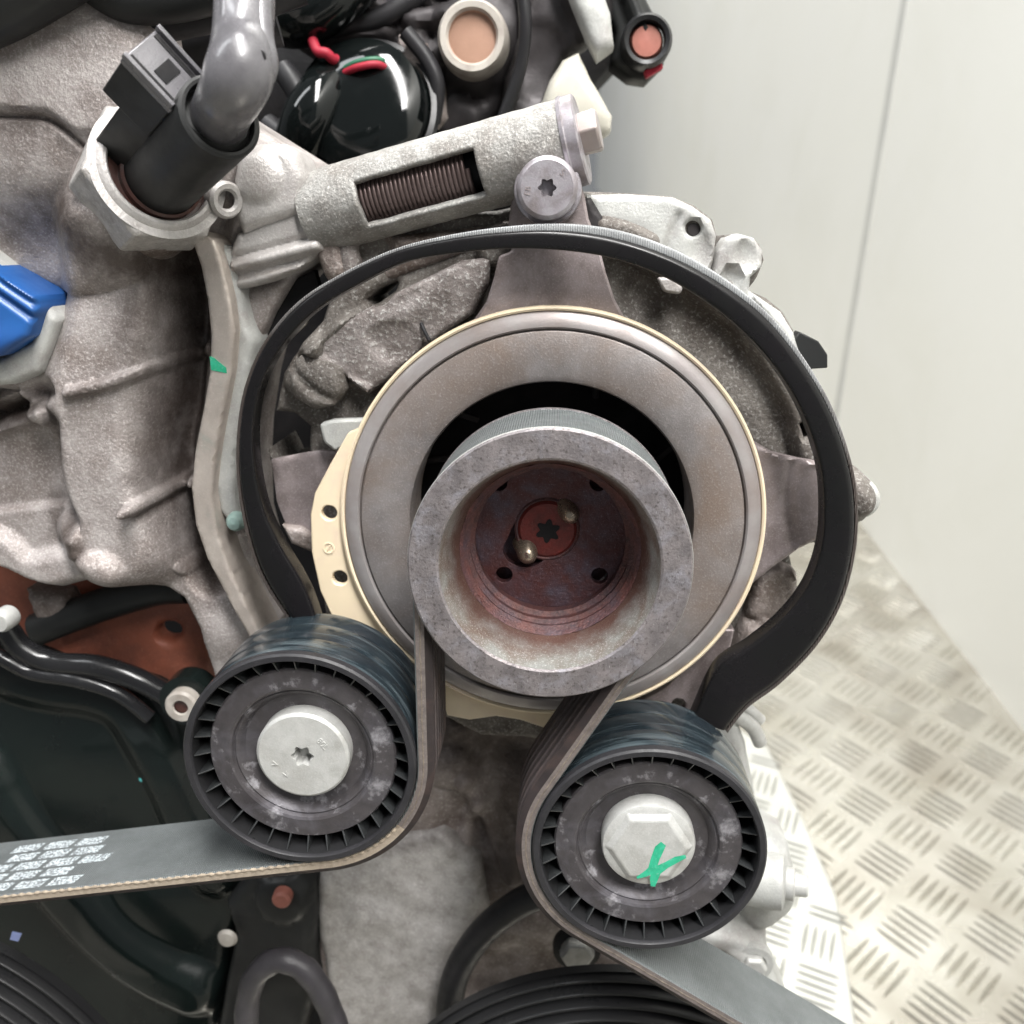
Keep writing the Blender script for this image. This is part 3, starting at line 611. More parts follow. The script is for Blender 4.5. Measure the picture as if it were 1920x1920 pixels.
# printed blocks on the belt back, left run
dirL=(np.array(t1[1])-np.array([pL[0],pL[2]])); lenL=np.linalg.norm(dirL); dirL/=lenL; nL=np.array([-dirL[1],dirL[0]])
def back_pt(s,y): q=np.array([pL[0],pL[2]])+dirL*s+nL*(hb_+.03); return (q[0],y,q[1])
def s_at(px,py):  # distance along run of a photo point on the back surface
    best=None
    for s in np.arange(0,lenL,.25):
        for y in (BY0+4,BY0+14):
            pass
    return best
rowy=[BY0+1.6,BY0+5.6,BY0+9.6,BY0+13.6,BY0+17.6]
for r_i,y in enumerate(rowy[:5]):
    for k in range(4):
        s=4.5+k*9.2+r_i*2.0+ (3 if r_i%2 else 0)
        if s>34+r_i*1.2: continue
        V=[back_pt(s,y),back_pt(s+7.6,y),back_pt(s+8.8,y+3.1),back_pt(s+1.2,y+3.1)]
        o=mesh('printed_block',V,[(0,1,2,3)],whiteprint,belt,0)
# ------------------------------------------------------------ alternator behind the ring
alt=thing('alternator','speckled grey cast alternator housing behind the tensioner ring','alternator',(0,30,-50))
outl=[(596,455),(640,420),(720,415),(800,400),(930,395),(1090,358),(1180,362),(1262,368),(1300,385),(1335,412),(1345,440),(1342,465),(1365,440),(1395,440),(1425,458),(1433,488),(1420,520),(1405,545),(1440,560),(1470,585),(1490,620),(1500,660),(1512,720),(1525,800),(1545,840),(1610,880),(1636,905),(1636,950),(1612,985),(1570,1000),(1500,1060),(1510,1110),(1500,1150),(1470,1200),(1400,1290),(1340,1350),(1150,1400),(900,1380),(700,1280),(610,1160),(590,1010),(560,960),(520,930),(500,850),(530,700),(575,640),(610,600),(620,540),(600,500)]
AF=[ridge([(930,470),(1130,440),(1260,500),(1400,600),(1490,740),(1520,850)],4.5,5.5,14,1.),      # rim under the spring
    dome(1300,430,48,60,3.5,14,1.2),dome(1395,492,44,50,2.6,14),
    soft(1310,640,130,170,-2.5,14),soft(1200,560,60,70,-4,14),
    ridge([(1560,900),(1600,930)],6,5,14),dome(1608,930,34,50,4,14),
    ridge([(700,520),(640,590),(590,640)],5,3.5,14),plateau([(585,655),(640,600),(720,560),(860,490),(905,520),(880,590),(740,680),(700,740),(620,715)],3.2,2.5,14),
    dome(590,715,55,40,6,14,1.4),plateau([(1110,380),(1250,385),(1225,480),(1150,460),(1120,450)],3.0,2.,14),
    groove([(1262,400),(1248,480)],2.,2.2,14),groove([(1350,470),(1345,520)],2.,2.,14),
    dome(1440,1250,60,60,4,14),ridge([(1420,1060),(1480,1100),(1500,1140)],3,2.5,14),groove([(1400,1190),(1450,1215),(1500,1190)],1.5,1.2,14),
    plateau([(545,660),(600,620),(640,700),(600,760),(540,720)],2.5,2.5,14)]
slots=[[(690,560),(712,540),(745,528),(742,545),(715,566),(700,572)],[(1492,790),(1500,782),(1510,810),(1500,815)],
       [(500,770),(550,775),(580,800),(578,870),(520,880),(500,840)],[(1480,1030),(1530,1020),(1545,1040),(1528,1110),(1505,1150),(1490,1080)]]
hp_=[tuple(pr(AX[0]+41*math.cos(t),14,AX[1]+41*math.sin(t))) for t in np.linspace(0,2*PI,60)[:-1]]
relief('housing',outl,14,26,alu_dark,alt,AF,step=.85,rnd=1.6,holes=slots+[hp_],lump=.45,ls=.12,fine=.14)
# paler outer castings
relief('outer_casting',[(1100,365),(1180,364),(1262,370),(1298,386),(1334,412),(1344,440),(1340,480),(1330,520),(1240,480),(1170,455),(1118,440)],9,5,alu_oxide,alt,[groove([(1272,405),(1246,478)],1.6,1.1,9),dome(1312,470,22,40,-1.2,9),soft(1180,410,60,30,.6,9)],step=.8,rnd=1.2,holes=[pcirc(1301,428,15,20)],lump=.3)
pprism('hole_pin',pcirc(1301,430,12,20),11,14,dark_metal,alt,bevel=.3)
relief('outer_casting',[(1345,470),(1362,446),(1385,438),(1415,446),(1432,470),(1430,500),(1408,520),(1406,545),(1430,562),(1465,585),(1490,625),(1500,665),(1545,760),(1500,740),(1440,640),(1380,580),(1330,535)],10,8,alu_oxide,alt,[dome(1405,478,30,34,-1.6,10,1.2),dome(1372,520,22,26,-2.2,10),ridge([(1420,560),(1480,640),(1505,700)],1.5,1.2,10)],step=.8,rnd=1.2,lump=.35)
relief('outer_casting',[(1090,372),(1108,370),(1132,410),(1134,440),(1110,446),(1098,430)],6.5,4,dark_metal,alt,[],step=.9,rnd=1)
pprism('plastic_tab',[(1482,650),(1500,622),(1535,640),(1552,665),(1552,690),(1522,692),(1515,700),(1498,690)],11,16,plast_m,alt,bevel=.3)
pprism('slip_ring_cover',[(1500,720),(1530,735),(1560,800),(1560,860),(1520,850)],18,24,ivory,alt,bevel=.6)
# right bolt lug and lower right pieces
cb=P(1612,935,12); lathe('lug_bolt',[(.01,9),(3.5,9.2),(4.6,10.3),(5.0,12.5),(5.4,18)],(cb[0],0,cb[2]),alu_oxide,alt,n=32)
relief('pipe_stub',[(1420,1075),(1470,1060),(1492,1072),(1500,1120),(1492,1165),(1455,1210),(1400,1245),(1370,1220),(1400,1150)],10,10,alu_brown,alt,[dome(1440,1210,60,50,4,10),ridge([(1490,1070),(1520,1110)],2,2,10),groove([(1395,1160),(1440,1175),(1500,1190)],2,1.5,10)],step=.9,rnd=2,lump=.8)
# left pieces inside the spring
pprism('cable_clip',[(598,795),(625,787),(690,785),(660,832),(628,848),(606,830)],6,9,alu_oxide,alt,bevel=.8)
relief('steel_flap',[(508,862),(600,845),(640,850),(600,930),(588,980),(590,1010),(540,1000),(518,940)],12,2,steel_br,alt,[groove([(560,850),(560,1000)],6,1.5,12)],step=1.2,rnd=.5,lump=.3)
relief('broken_corner',[(528,985),(560,990),(600,1010),(600,1045),(545,1020)],11,4,alu_brown,alt,[],step=.9,rnd=1,lump=.6)
ptube('thin_wire',[(790,607,8),(798,625,6),(806,640,4)],.5,rubber,alt)
lug=P(600,735,4); relief('clamp_lug',[(535,695),(560,668),(600,668),(640,690),(650,730),(628,760),(590,768),(550,745)],7,8,alu_dark,alt,[dome(600,725,60,50,3,7),groove([(545,690),(600,735),(640,750)],1.8,1.5,7)],step=.8,rnd=2,lump=.6)
relief('casting_nose',[(575,655),(640,605),(720,560),(865,488),(920,482),(915,530),(885,590),(800,650),(720,720),(690,740),(640,700),(590,690)],8,10,alu_nose,alt,[groove([(690,590),(760,560),(820,520)],3,.8,8),ridge([(590,665),(640,705),(690,730)],1.5,.9,8),dome(735,640,50,40,-1,8)],step=.7,rnd=1.5,lump=.4,ls=.2,fine=.15,holes=[[(684,566),(705,548),(745,532),(742,548),(722,570),(700,578)]])
# dark rotor face seen through the ring
lathe('rotor_face',[(42,34),(42,39),(30,40),(22,38),(10,36)],ca,darkvoid,alt,n=60)
for t in (20,70,140,165,230,300): 
    a_=R(t); box('fan_blade',(AX[0]+33*math.cos(a_),33,AX[1]+33*math.sin(a_)),(10,4,1.6),dark_metal,alt,ax=[(math.cos(a_+.4),0,math.sin(a_+.4)),(0,1,0),(-math.sin(a_+.4),0,math.cos(a_+.4))],bevel=.3)
# ------------------------------------------------------------ adjuster strut with coil spring in a window
A=P(585,402,14); B=P(1068,268,6); ax_,u_,v_=frame(B-A); LL=np.linalg.norm(B-A); RR=9.6
tov=-np.array([0,1,0.]); tov-=ax_*(tov@ax_); tov/=np.linalg.norm(tov); upv=np.cross(tov,ax_); upv*= (1 if upv[2]>0 else -1)
strut=thing('tensioner_strut','grey cast cylinder with a coil spring showing in its window, above the spring band','strut',(A+B)/2)
n=96; ns=80; V=[];Fc=[]
for i in range(ns+1):
    s=i/ns
    for k in range(n):
        t=2*PI*k/n; r_=RR*(1+.02*noise.noise(Vector((s*20,math.cos(t)*3,math.sin(t)*3)))); r_*= (.93+.07*min(1,s*10)); V.append(A+ax_*LL*s+(tov*math.cos(t)+upv*math.sin(t))*r_)
def ang(k): t=2*PI*(k+.5)/n; return (t+PI)%(2*PI)-PI
for i in range(ns):
    for k in range(n):
        s=(i+.5)/ns
        if .235<s<.685 and -.80<ang(k)<.36: continue
        Fc.append((i*n+k,i*n+(k+1)%n,(i+1)*n+(k+1)%n,(i+1)*n+k))
Fc.append(tuple(range(n))[::-1])
if np.dot(np.cross(tov,upv),ax_)<0: Fc=[f[::-1] for f in Fc]
sc_=mesh('cylinder_housing',V,Fc,alu_strut,strut,35,solid=1.6)
hp=[]; turns=25; rc_=6.0
for i in range(turns*20+1):
    t=i/20*2*PI; s=.22+.42*i/(turns*20); hp.append(A+ax_*LL*s+(tov*math.cos(t)+upv*math.sin(t))*rc_)
tube('coil_spring',hp,.62,coil,strut,n=8,sm=0)
tube('inner_rod',[A+ax_*LL*.1,A+ax_*LL*.7],5.0,darkvoid,strut,sm=0)
lathe('end_ring',[(9.9,LL-.8),(10.1,LL),(9.8,LL+.3),(9.8,LL+2.6),(9.2,LL+3),(.01,LL+3)],A,zinc_mauve,strut,axis=ax_,n=48)
lathe('end_plug',[(4.9,LL+3),(5,LL+6.8),(4.4,LL+7.2),(.01,LL+7.2)],A+upv*1.0,steel_lip,strut,axis=ax_,n=6,smooth=20,bevel=.4)
relief('strut_bracket',[(560,380),(600,350),(640,330),(680,370),(700,430),(760,440),(830,432),(920,420),(960,405),(965,440),(880,470),(800,500),(720,530),(640,560),(610,520),(590,470),(565,420)],12,12,alu_brown,strut,[ridge([(600,400),(625,500)],5,3,12),dome(800,450,60,30,2,12),dome(700,470,40,40,-3,12)],step=.9,rnd=2.5,lump=.7,fine=.2)
ptube('strut_boss',[(648,440,14),(655,490,12.5),(664,560,14)],2.8,alu_nose,strut)
# ------------------------------------------------------------ engine front cover (left casting)
cov=thing('engine_front_cover','large pale cast aluminium cover filling the left side','casting',P(200,1100,20))
co=[(-120,-60),(250,-60),(300,40),(335,45),(340,90),(400,190),(520,265),(560,290),(575,330),(600,345),(580,420),(600,470),(545,522),(505,590),(478,655),(462,720),(448,820),(445,900),(450,1000),(480,1110),(505,1190),(490,1240),(430,1270),(400,1275),(378,1175),(345,1122),(290,1090),(190,1082),(120,1100),(60,1080),(20,1062),(-120,1042)]
Y=14
CF=[dome(120,200,360,350,16,Y,1.3),
    ridge([(245,470),(232,620),(205,760),(215,900),(245,1010)],15,11,Y,2),
    groove([(345,450),(352,600),(340,760),(325,850),(345,980),(395,1080)],7,13,Y),
    groove([(-40,234),(90,234),(160,242),(215,290)],1.2,1.6,Y),plateau([(-120,-60),(400,-60),(400,260),(210,262),(160,226),(80,220),(-120,222)],1.8,1.2,Y),
    ridge([(180,722),(260,702),(390,652)],1.9,2.8,Y),ridge([(280,935),(330,915),(365,900)],2.2,7,Y),ridge([(350,1062),(430,1048)],3,2.5,Y),
    groove([(130,780),(130,880),(160,960)],5,5,Y),
    plateau([(-60,830),(100,785),(128,850),(140,940),(-60,965)],-2.6,2,Y),plateau([(-60,722),(60,722),(70,760),(-60,800)],-7,2,Y),
    dome(150,992,42,40,5,Y,1.3),ridge([(-60,1000),(10,1030),(60,1070),(170,1050),(230,1050)],7,3.5,Y),
    soft(20,690,120,110,8,Y),soft(120,450,130,80,-6,Y),
    groove([(430,520),(600,470)],2.4,2.5,Y),groove([(430,548),(590,502)],2.2,2.,Y),
    plateau([(430,280),(540,270),(565,330),(570,400),(440,440)],5,6,Y),ridge([(0,760),(60,745),(100,775)],4,4,Y),
    groove([(-60,810),(70,750),(130,720)],4,5,Y),soft(420,1180,70,60,3,Y)]
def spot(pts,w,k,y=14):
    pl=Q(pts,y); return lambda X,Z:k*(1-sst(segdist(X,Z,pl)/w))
CD=[spot([(358,470),(368,600),(355,700),(338,800),(325,880)],12,1.0),spot([(345,960),(375,1060)],8,.9),  # oil dirt and valley shade painted together in one mask
    spot([(180,400),(235,480),(330,500)],11,.95),spot([(300,520),(290,640)],9,.55),spot([(132,770),(138,900),(170,1010)],6,.85),spot([(-20,772),(55,762)],8,1.1),  # last spot here blackens the shaded void at the left
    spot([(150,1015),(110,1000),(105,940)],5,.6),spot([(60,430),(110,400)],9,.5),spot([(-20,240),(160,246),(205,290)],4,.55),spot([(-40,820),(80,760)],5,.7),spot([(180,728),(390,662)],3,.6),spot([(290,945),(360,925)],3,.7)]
relief('cast_cover',co,Y,30,alu,cov,CF,step=.62,rnd=2.2,lump=.7,ls=.06,fine=.10,dirt_shade=CD)
# machined flange edge
fl=[(352,430),(378,436),(402,450),(418,500),(432,560),(440,620),(434,700),(418,780),(404,860),(398,930),(408,1000),(432,1070),(470,1150),(496,1205),(478,1215),(430,1130),(388,1050),(366,985),(358,915),(364,850),(380,770),(392,700),(395,630),(388,560),(376,500)]
relief('flange_edge',fl,3.5,14,alu_mach,cov,[],step=.8,rnd=.7,lump=.15,fine=.12)
relief('flange_back',[(405,450),(430,470),(460,600),(475,640),(455,760),(440,860),(438,930),(448,985),(440,1000),(410,960),(400,900),(418,780),(436,690),(440,610)],7.5,12,alu_oxide,cov,[],step=1,rnd=1.5,lump=.4)
prism('green_mark',Q([(393,668),(402,672),(424,690),(425,700),(396,694)],3.3),3.3,3.6,green,cov,bevel=0)
sd=P(440,980,5); lathe('sealant_blob',[(.01,-1.6),(1.6,-1.1),(2.4,.2),(2.6,2)],sd,MAT('green_grey_sealant',(.24,.33,.30),(.18,.26,.24),3,.45),cov,n=20)
# small washer eye on the right of the hex collar
e=P(425,375,4); lathe('eyelet',[(2.0,0),(2.6,-.7),(3.6,-.8),(4.2,0),(4.2,3)],e,alu_light,cov,axis=(-.75,.7,.15),n=32)
relief('cover_arm',[(440,440),(560,370),(600,360),(590,420),(606,470),(560,505),(500,530),(440,545),(425,480)],8,12,alu_light,cov,[ridge([(440,500),(610,455)],2.2,1.4,8),groove([(440,517),(600,478)],2.,1.4,8),groove([(440,485),(600,440)],1.8,.9,8)],step=.5,rnd=2,lump=.5)
relief('cover_boss',[(440,280),(480,268),(530,268),(555,285),(572,330),(570,400),(450,440),(430,390)],6,14,alu_light,cov,[dome(480,330,50,50,1.5,6)],step=1,rnd=3,lump=.6)
# hex collar and sensor
cn=P(293,328,-1); sax=P(440,180,-22)-P(300,330,-2); sax/=np.linalg.norm(sax)
hexo=[(158,318),(205,240),(250,225),(400,310),(440,345),(420,415),(330,455),(225,425)]
hc_=thing('hex_collar','large pale hexagonal collar holding the black sensor plug','nut',cn)
pa=P(425,228,-26)-P(318,345,-3); pa/=np.linalg.norm(pa)
lathe('collar_nut',[(16.6,9),(16.6,-1.4),(15.2,-2.2),(14.6,-2.2)],cn,alu_soft,hc_,axis=-pa,n=6,smooth=15,bevel=.7,)
lathe('collar_rim',[(15.2,-2.15),(13.4,-2.25),(13.1,-2.7),(12.3,-3.2),(11.6,-3.2),(11.2,-2.8),(11.1,4)],cn,alu_light,hc_,axis=-pa,n=72)
lathe('brown_seat',[(11.2,-1.0),(.01,-1.0)],cn,brown,hc_,axis=-pa,n=40)
lathe('collar_neck',[(14.5,8),(15.5,24)],cn,alu_brown,hc_,axis=-pa,n=40)
sen=thing('sensor_plug','black plastic sensor plug standing in the hexagonal collar at upper left','sensor',cn)
S0=P(300,338,-2); S1=P(414,218,-26); sa_=S1-S0; sl=np.linalg.norm(sa_); sa_/=sl
lathe('brown_base',[(9.0,-2),(9.0,1.5),(8.4,2)],S0,brown,sen,axis=sa_,n=40)
lathe('plug_barrel',[(8.2,1.5),(8.2,sl-.4),(7.6,sl),(7.0,sl),(6.8,sl-1.0),(6.8,sl-6),(.01,sl-6)],S0,plast_m,sen,axis=sa_,n=48,smooth=25)
lf=np.cross(sa_,FW); lf/=np.linalg.norm(lf); 
if lf[0]>0: lf=-lf
fr=np.cross(lf,sa_); fr*= (1 if fr@FW<0 else -1)
lf,fr=(lf+fr)/math.sqrt(2),(fr-lf)/math.sqrt(2)
box('latch_block',S0+sa_*8.5+lf*10.0,(19,8,9.6),plast_m,sen,ax=[sa_,lf,fr],bevel=.4)
box('latch_block',S0+sa_*24.5+lf*12.3,(13,11.5,10.4),plast_m,sen,ax=[sa_,lf,fr],bevel=.4)
top=S0+sa_*31.2+lf*12.3
cf=box('latch_frame',top,(1.6,11.8,10.8),grey_pl,sen,ax=[sa_,lf,fr],bevel=.3)
for sgn in (-1,1): box('latch_rail',top+sa_*1.4+fr*sgn*4.9+lf*.3,(1.4,11.6,.9),grey_pl,cf,ax=[sa_,lf,fr],bevel=.15)
for sgn in (-1,1): box('latch_slit',top+sa_*.9+fr*sgn*3.6+lf*.3,(.2,10,.8),darkvoid,cf,ax=[sa_,lf,fr],bevel=0)
box('latch_window',top+sa_*.9+lf*-.5,(.25,3.0,4.4),darkvoid,cf,ax=[sa_,lf,fr],bevel=0)
# conduit elbow plugged in it
con=thing('connector_elbow','glossy grey plastic cable elbow rising from the sensor plug to the top edge','connector',P(450,150,-28))
ptube('elbow_tube',[(405,232,-23),(420,200,-28),(438,165,-33),(452,125,-34),(455,80,-30),(458,20,-27),(460,-60,-25)],lambda t:5.6+.7*math.exp(-((t-.45)/.16)**2),grey_pl,con,n=32)
ptube('elbow_ridge',[(492,150,-33),(500,118,-33),(492,70,-31),(488,0,-28),(488,-60,-26)],2.2,grey_pl,con)
ptube('elbow_ridge',[(425,70,-34),(428,0,-31),(430,-60,-29)],1.5,grey_pl,con)
lathe('elbow_collar',[(6.2,-1),(7.0,0),(7.2,2.4),(6.4,3.4),(5,3.5)],P(396,236,-22),plast_m,con,axis=P(452,125,-34)-P(396,236,-22),n=40)
lathe('hole_plug',[(.01,-.2),(1.2,-.1),(1.3,.4)],P(485,106,-37.),darkvoid,con,n=16)
# blue connector
bc_=thing('blue_plug','ribbed blue plastic plug in a cast socket at the left edge','connector',P(20,600,-6))
relief('plug_body',[(-80,470),(0,516),(62,556),(68,578),(52,632),(0,668),(-80,680)],-3,16,blue,bc_,[groove([(-60,515),(0,556),(60,598)],1.5,1.3,-3),groove([(-60,480),(0,530),(66,574)],1.3,1.1,-3),soft(0,640,70,30,1.2,-3)],step=.42,rnd=1.5,lump=.1,fine=0)
relief('cast_socket',[(-80,430),(40,540),(80,560),(105,600),(85,660),(70,700),(20,722),(-80,730),(-80,690),(0,672),(55,640),(72,580),(60,550),(0,510),(-80,465)],2,18,alu_oxide,bc_,[],step=.9,rnd=2.,lump=.5)
# ------------------------------------------------------------ top left cables
ca1=ptube('wire_loom',[(-120,55,-6),(0,3,-6),(100,-55,-6),(200,-120,-6)],lambda t:7.5,plast_m); tag(ca1,'thick black sleeved loom crossing the top left corner','cable')
cl=thing('cable_bundle','black taped cable bundle running along the top beside the elbow','cable',P(300,10,10))
ptube('cable',[(120,-30,6),(190,20,6),(270,34,6),(360,20,6),(450,0,6),(560,-40,8)],5.2,rubber,cl,n=20)
ptube('cable',[(150,-60,0),(230,-6,0),(330,-6,0),(460,-40,0)],5.0,plast_m,cl,n=20)
ptube('cable',[(330,95,20),(380,80,20),(430,60,20),(520,40,22)],5.5,rubber,cl)
pprism('white_tick',[(226,12),(240,12),(242,17),(228,17)],-.6,-.2,ivory,cl,bevel=.1)
# ------------------------------------------------------------ top background: dark parts, glossy cap, ported bracket
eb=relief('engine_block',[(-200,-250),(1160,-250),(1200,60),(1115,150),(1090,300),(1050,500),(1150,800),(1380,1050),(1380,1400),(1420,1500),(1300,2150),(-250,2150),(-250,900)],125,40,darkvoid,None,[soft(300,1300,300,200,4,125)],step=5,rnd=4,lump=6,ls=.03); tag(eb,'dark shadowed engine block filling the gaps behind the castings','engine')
pprism('mounting_pad',[(918,478),(935,474),(938,492),(922,500)],10,12,alu_light,alt,bevel=.5)
pprism('mounting_pad',[(1232,520),(1262,520),(1282,540),(1275,553),(1245,548)],9,12,alu_light,alt,bevel=.7)
pprism('gap_shade_sheet',[(545,530),(590,505),(600,540),(520,660),(478,760),(466,740),(480,660),(510,590)],20,23,darkvoid,alt,bevel=.3)  # dark sheet set in to paint the shade of the gap
pprism('pale_web',[(572,560),(590,575),(572,610),(530,650),(540,600)],17,19,ivory,alt,bevel=.4)
YOFF=45.; RSC=1.17
cap=thing('canister','glossy black round canister reflecting the lamps, above the strut','canister',P(680,190,35))
cc=P(672,195,30); lathe('cap_shell',[(.01,-4.2),(8,-4),(13,-3.2),(16.4,-1),(17.6,4),(17.6,22)],cc,gloss,cap,axis=(.1,.95,-.3),n=64)
lathe('cap_lip',[(18.0,4),(19.3,4.5),(19.6,6.5),(18.2,7.5)],cc,plast,cap,axis=(.1,.95,-.3),n=64)
ptube('glossy_elbow',[(560,300,34),(575,240,28),(600,190,30),(640,150,40)],7,gloss,cap)
t=ptube('curved_hose',[(500,20,40),(560,30,34),(620,-5,34),(680,-60,40)],7.5,gloss); tag(t,'glossy black hose with orange reflection at the top edge','hose')
t=ptube('orange_pipe',[(520,18,30),(560,12,30),(592,-12,30),(610,-40,30)],1.5,peach); tag(t,'thin orange and pink pipe curving at the top edge above the black cap','pipe')
mn=thing('intake_manifold','blurred dark manifold with ribs at the top behind the strut','manifold',P(800,100,45))
relief('manifold_body',[(520,-100),(1010,-100),(985,40),(975,140),(900,260),(800,280),(770,200),(690,130),(560,90),(515,60)],46,20,dark_metal,mn,[ridge([(520,90),(700,60),(880,20)],4,5,46),ridge([(540,40),(720,20),(880,-40)],3,4,46),groove([(700,-60),(760,80),(800,200)],4,4,46),dome(780,120,50,60,6,46),dome(900,80,90,100,6,46),dome(850,220,60,40,4,46)],step=1.6,rnd=3,lump=2,ls=.1)
relief('manifold_bracket',[(745,60),(800,80),(830,150),(840,220),(800,262),(775,180),(735,120)],40,10,alu_brown,mn,[dome(790,120,40,50,3,40)],step=1.4,rnd=3,lump=1)
ptube('red_wire',[(586,76,30),(596,96,28),(612,100,28),(626,112,30),(640,108,34)],1.3,redpl,mn)
ptube('green_wire',[(640,132,30),(672,116,27),(712,112,28),(740,130,34)],.7,green_dk,mn); ptube('red_wire',[(640,140,30),(672,126,26),(712,122,27),(744,146,34)],.9,redpl,mn)
ptube('dark_hose',[(530,130,30),(556,170,28),(570,220,30),(560,280,36)],3.0,rubber,mn)
ptube('dark_hose',[(500,235,34),(540,266,32),(590,300,32),(640,312,36)],3.2,rubber,mn)
ptube('dark_hose',[(560,66,40),(640,50,42),(720,30,42),(800,-20,44)],2.6,rubber,mn)
ptube('dark_hose',[(760,60,36),(800,110,36),(820,160,36),(812,230,38)],2.0,rubber,mn)
ptube('dark_hose',[(975,-40,30),(985,40,30),(975,130,32),(940,230,34)],1.6,rubber,mn)
pt=thing('round_port','pale round port with copper coloured centre, blurred near the top','port',P(888,72,34))
pc=P(886,70,34); lathe('port_ring',[(6.0,-.5),(6.6,-1.5),(8.0,-1.6),(8.8,0),(9.3,10)],pc,ivory,pt,n=48); lathe('copper_centre',[(.01,.5),(5.8,.6),(6.3,0)],pc,peach,pt,n=40)
relief('port_bracket',[(960,-80),(1150,-80),(1150,30),(1100,80),(1055,110),(1030,180),(1015,240),(930,250),(945,140),(975,60)],40,12,dark_metal,pt,[ridge([(990,-50),(975,60),(950,240)],2,3,40),ridge([(1050,-60),(1110,60)],5,4,40),dome(1010,120,60,80,-3,40)],step=1.5,rnd=3,lump=1)
relief('pale_arm',[(1040,-80),(1110,-80),(1145,20),(1152,85),(1120,108),(1100,70),(1070,0)],30,10,alu_oxide,pt,[],step=1.4,rnd=3,lump=.6)
t=thing('milky_cup','milky plastic spout behind the end of the strut','spout',P(1080,200,30))
relief('cup_wall',[(1055,110),(1085,95),(1108,150),(1118,165),(1148,215),(1146,245),(1118,262),(1090,250),(1050,240),(1000,230),(1030,150)],32,12,clear,t,[dome(1080,190,60,80,3,32)],step=1.4,rnd=3,lump=.3)
cw=thing('red_tab_connector','black cable plug with a red locking tab against the white wall','connector',P(1210,90,45))
relief('plug_shell',[(1140,-80),(1185,-80),(1215,0),(1238,45),(1244,85),(1246,118),(1214,150),(1180,145),(1145,118),(1152,60),(1130,0)],45,14,plast_m,cw,[ridge([(1160,-60),(1205,60)],3,4,45),dome(1210,75,30,40,3,45)],step=1.2,rnd=2.5,lump=.5)
pc=P(1213,76,38); lathe('plug_eye',[(4.4,2),(4.6,-1),(5.6,-1.5),(6.4,0),(6.4,8)],pc,plast,cw,n=32); lathe('pink_core',[(.01,.2),(3.6,.4),(4.3,2)],pc,pinkor,cw,n=24)
pprism('red_tab',[(1208,132),(1240,112),(1244,128),(1212,146)],40,44,redpl,cw,bevel=.4)
YOFF=0.; RSC=1.
# ------------------------------------------------------------ lower left: orange plate, timing cover, ribbed crank pulley
op=thing('orange_brown_plate','orange brown metal plate with an oval hole under the cast cover','plate',P(250,1200,34))
relief('plate_body',[(-80,1010),(30,1020),(110,1040),(200,1050),(300,1060),(400,1150),(400,1320),(340,1360),(230,1330),(100,1280),(-80,1260)],36,6,orange,op,[soft(250,1220,120,60,1,36)],step=1.3,rnd=1.5,holes=[pcirc(316,1184,23,20,18)],lump=.6)
ptube('black_strut',[(70,1180,30),(180,1138,30),(290,1105,30),(350,1100,30)],5.0,plast_m,op)  # black plastic strut crossing the plate
relief('cast_foot',[(40,1110),(110,1120),(125,1145),(100,1175),(60,1165)],26,10,alu_brown,op,[],step=1.2,rnd=3,lump=.5)
tc=thing('timing_cover','black satin timing cover with raised flange filling the lower left','cover',P(200,1500,25))
tcp=[(-120,1180),(0,1215),(110,1252),(200,1262),(280,1290),(360,1340),(380,1420),(440,1480),(470,1650),(430,1760),(395,1980),(-120,1980)]
relief('cover_body',tcp,27,16,cover_blk,tc,[ridge([(-120,1225),(0,1262),(90,1282),(180,1296),(240,1325),(290,1400),(330,1480),(370,1590),(400,1640)],9,3.6,27),dome(140,1450,240,170,3,27,2),ridge([(-30,1440),(60,1580),(180,1730),(290,1815),(360,1850)],13,6,27),dome(280,1710,120,90,2.5,27,2)],step=1.2,rnd=3,lump=.5,ls=.05,fine=.02)
ptube('flange_bead',[(-100,1120,18),(0,1170,18),(40,1215,18),(100,1243,19),(180,1250,19),(260,1275,20),(330,1315,22),(365,1340,24)],3.4,cover_gry,tc,n=20)
ptube('flange_bead',[(-100,1190,16),(0,1232,16),(60,1262,17),(140,1275,17),(220,1300,18),(280,1345,20)],2.2,cover_gry,tc,n=16)
wc=P(340,1325,12); lathe('corner_screw',[(2.0,-.2),(2.3,-.8),(4.2,-.8),(4.8,.1),(4.8,4),],wc,ivory,tc,n=36); lathe('screw_recess',[(.01,.6),(2.1,.3)],wc,brown,tc,n=20)
lathe('screw_ear',[(7.6,3),(7.6,10)],wc,cover_blk,tc,n=36,capa=True)
cs=P(2,1165,8); lathe('edge_bolt',[(.01,-1.5),(2.5,-1.4),(3.2,0),(3.2,4)],cs,zinc,tc,n=24)
lathe('teal_fleck',[(.01,-.3),(.8,0),(.9,.5)],P(265,1462,24),MAT('teal_fleck',(.08,.42,.42)),tc,n=12)
def ribbed(name,label,cen,rad,y,mat,nrib,x=None,hub=None,group=None,width=22,step_in=2.6):
    t=thing(name,label,'pulley',(cen[0],y,cen[2]),group)
    pf=[(rad-nrib*step_in-8,1.5)]
    rr=rad-nrib*step_in
    for k in range(nrib):
        r_=rad-nrib*step_in+k*step_in; yy=k*2.0
        pf+=[(r_,yy+1.6),(r_+.35,yy-.5),(r_+.7,yy-.9),(r_+1.3,yy-.9),(r_+1.65,yy-.4),(r_+1.9,yy+3.2)]
    pf+=[(rad,nrib*2.0-1),(rad,nrib*2.0+2)]
    lathe('ribbed_rim',pf,(cen[0],y,cen[2]),mat,t,n=180,smooth=40)
    return t
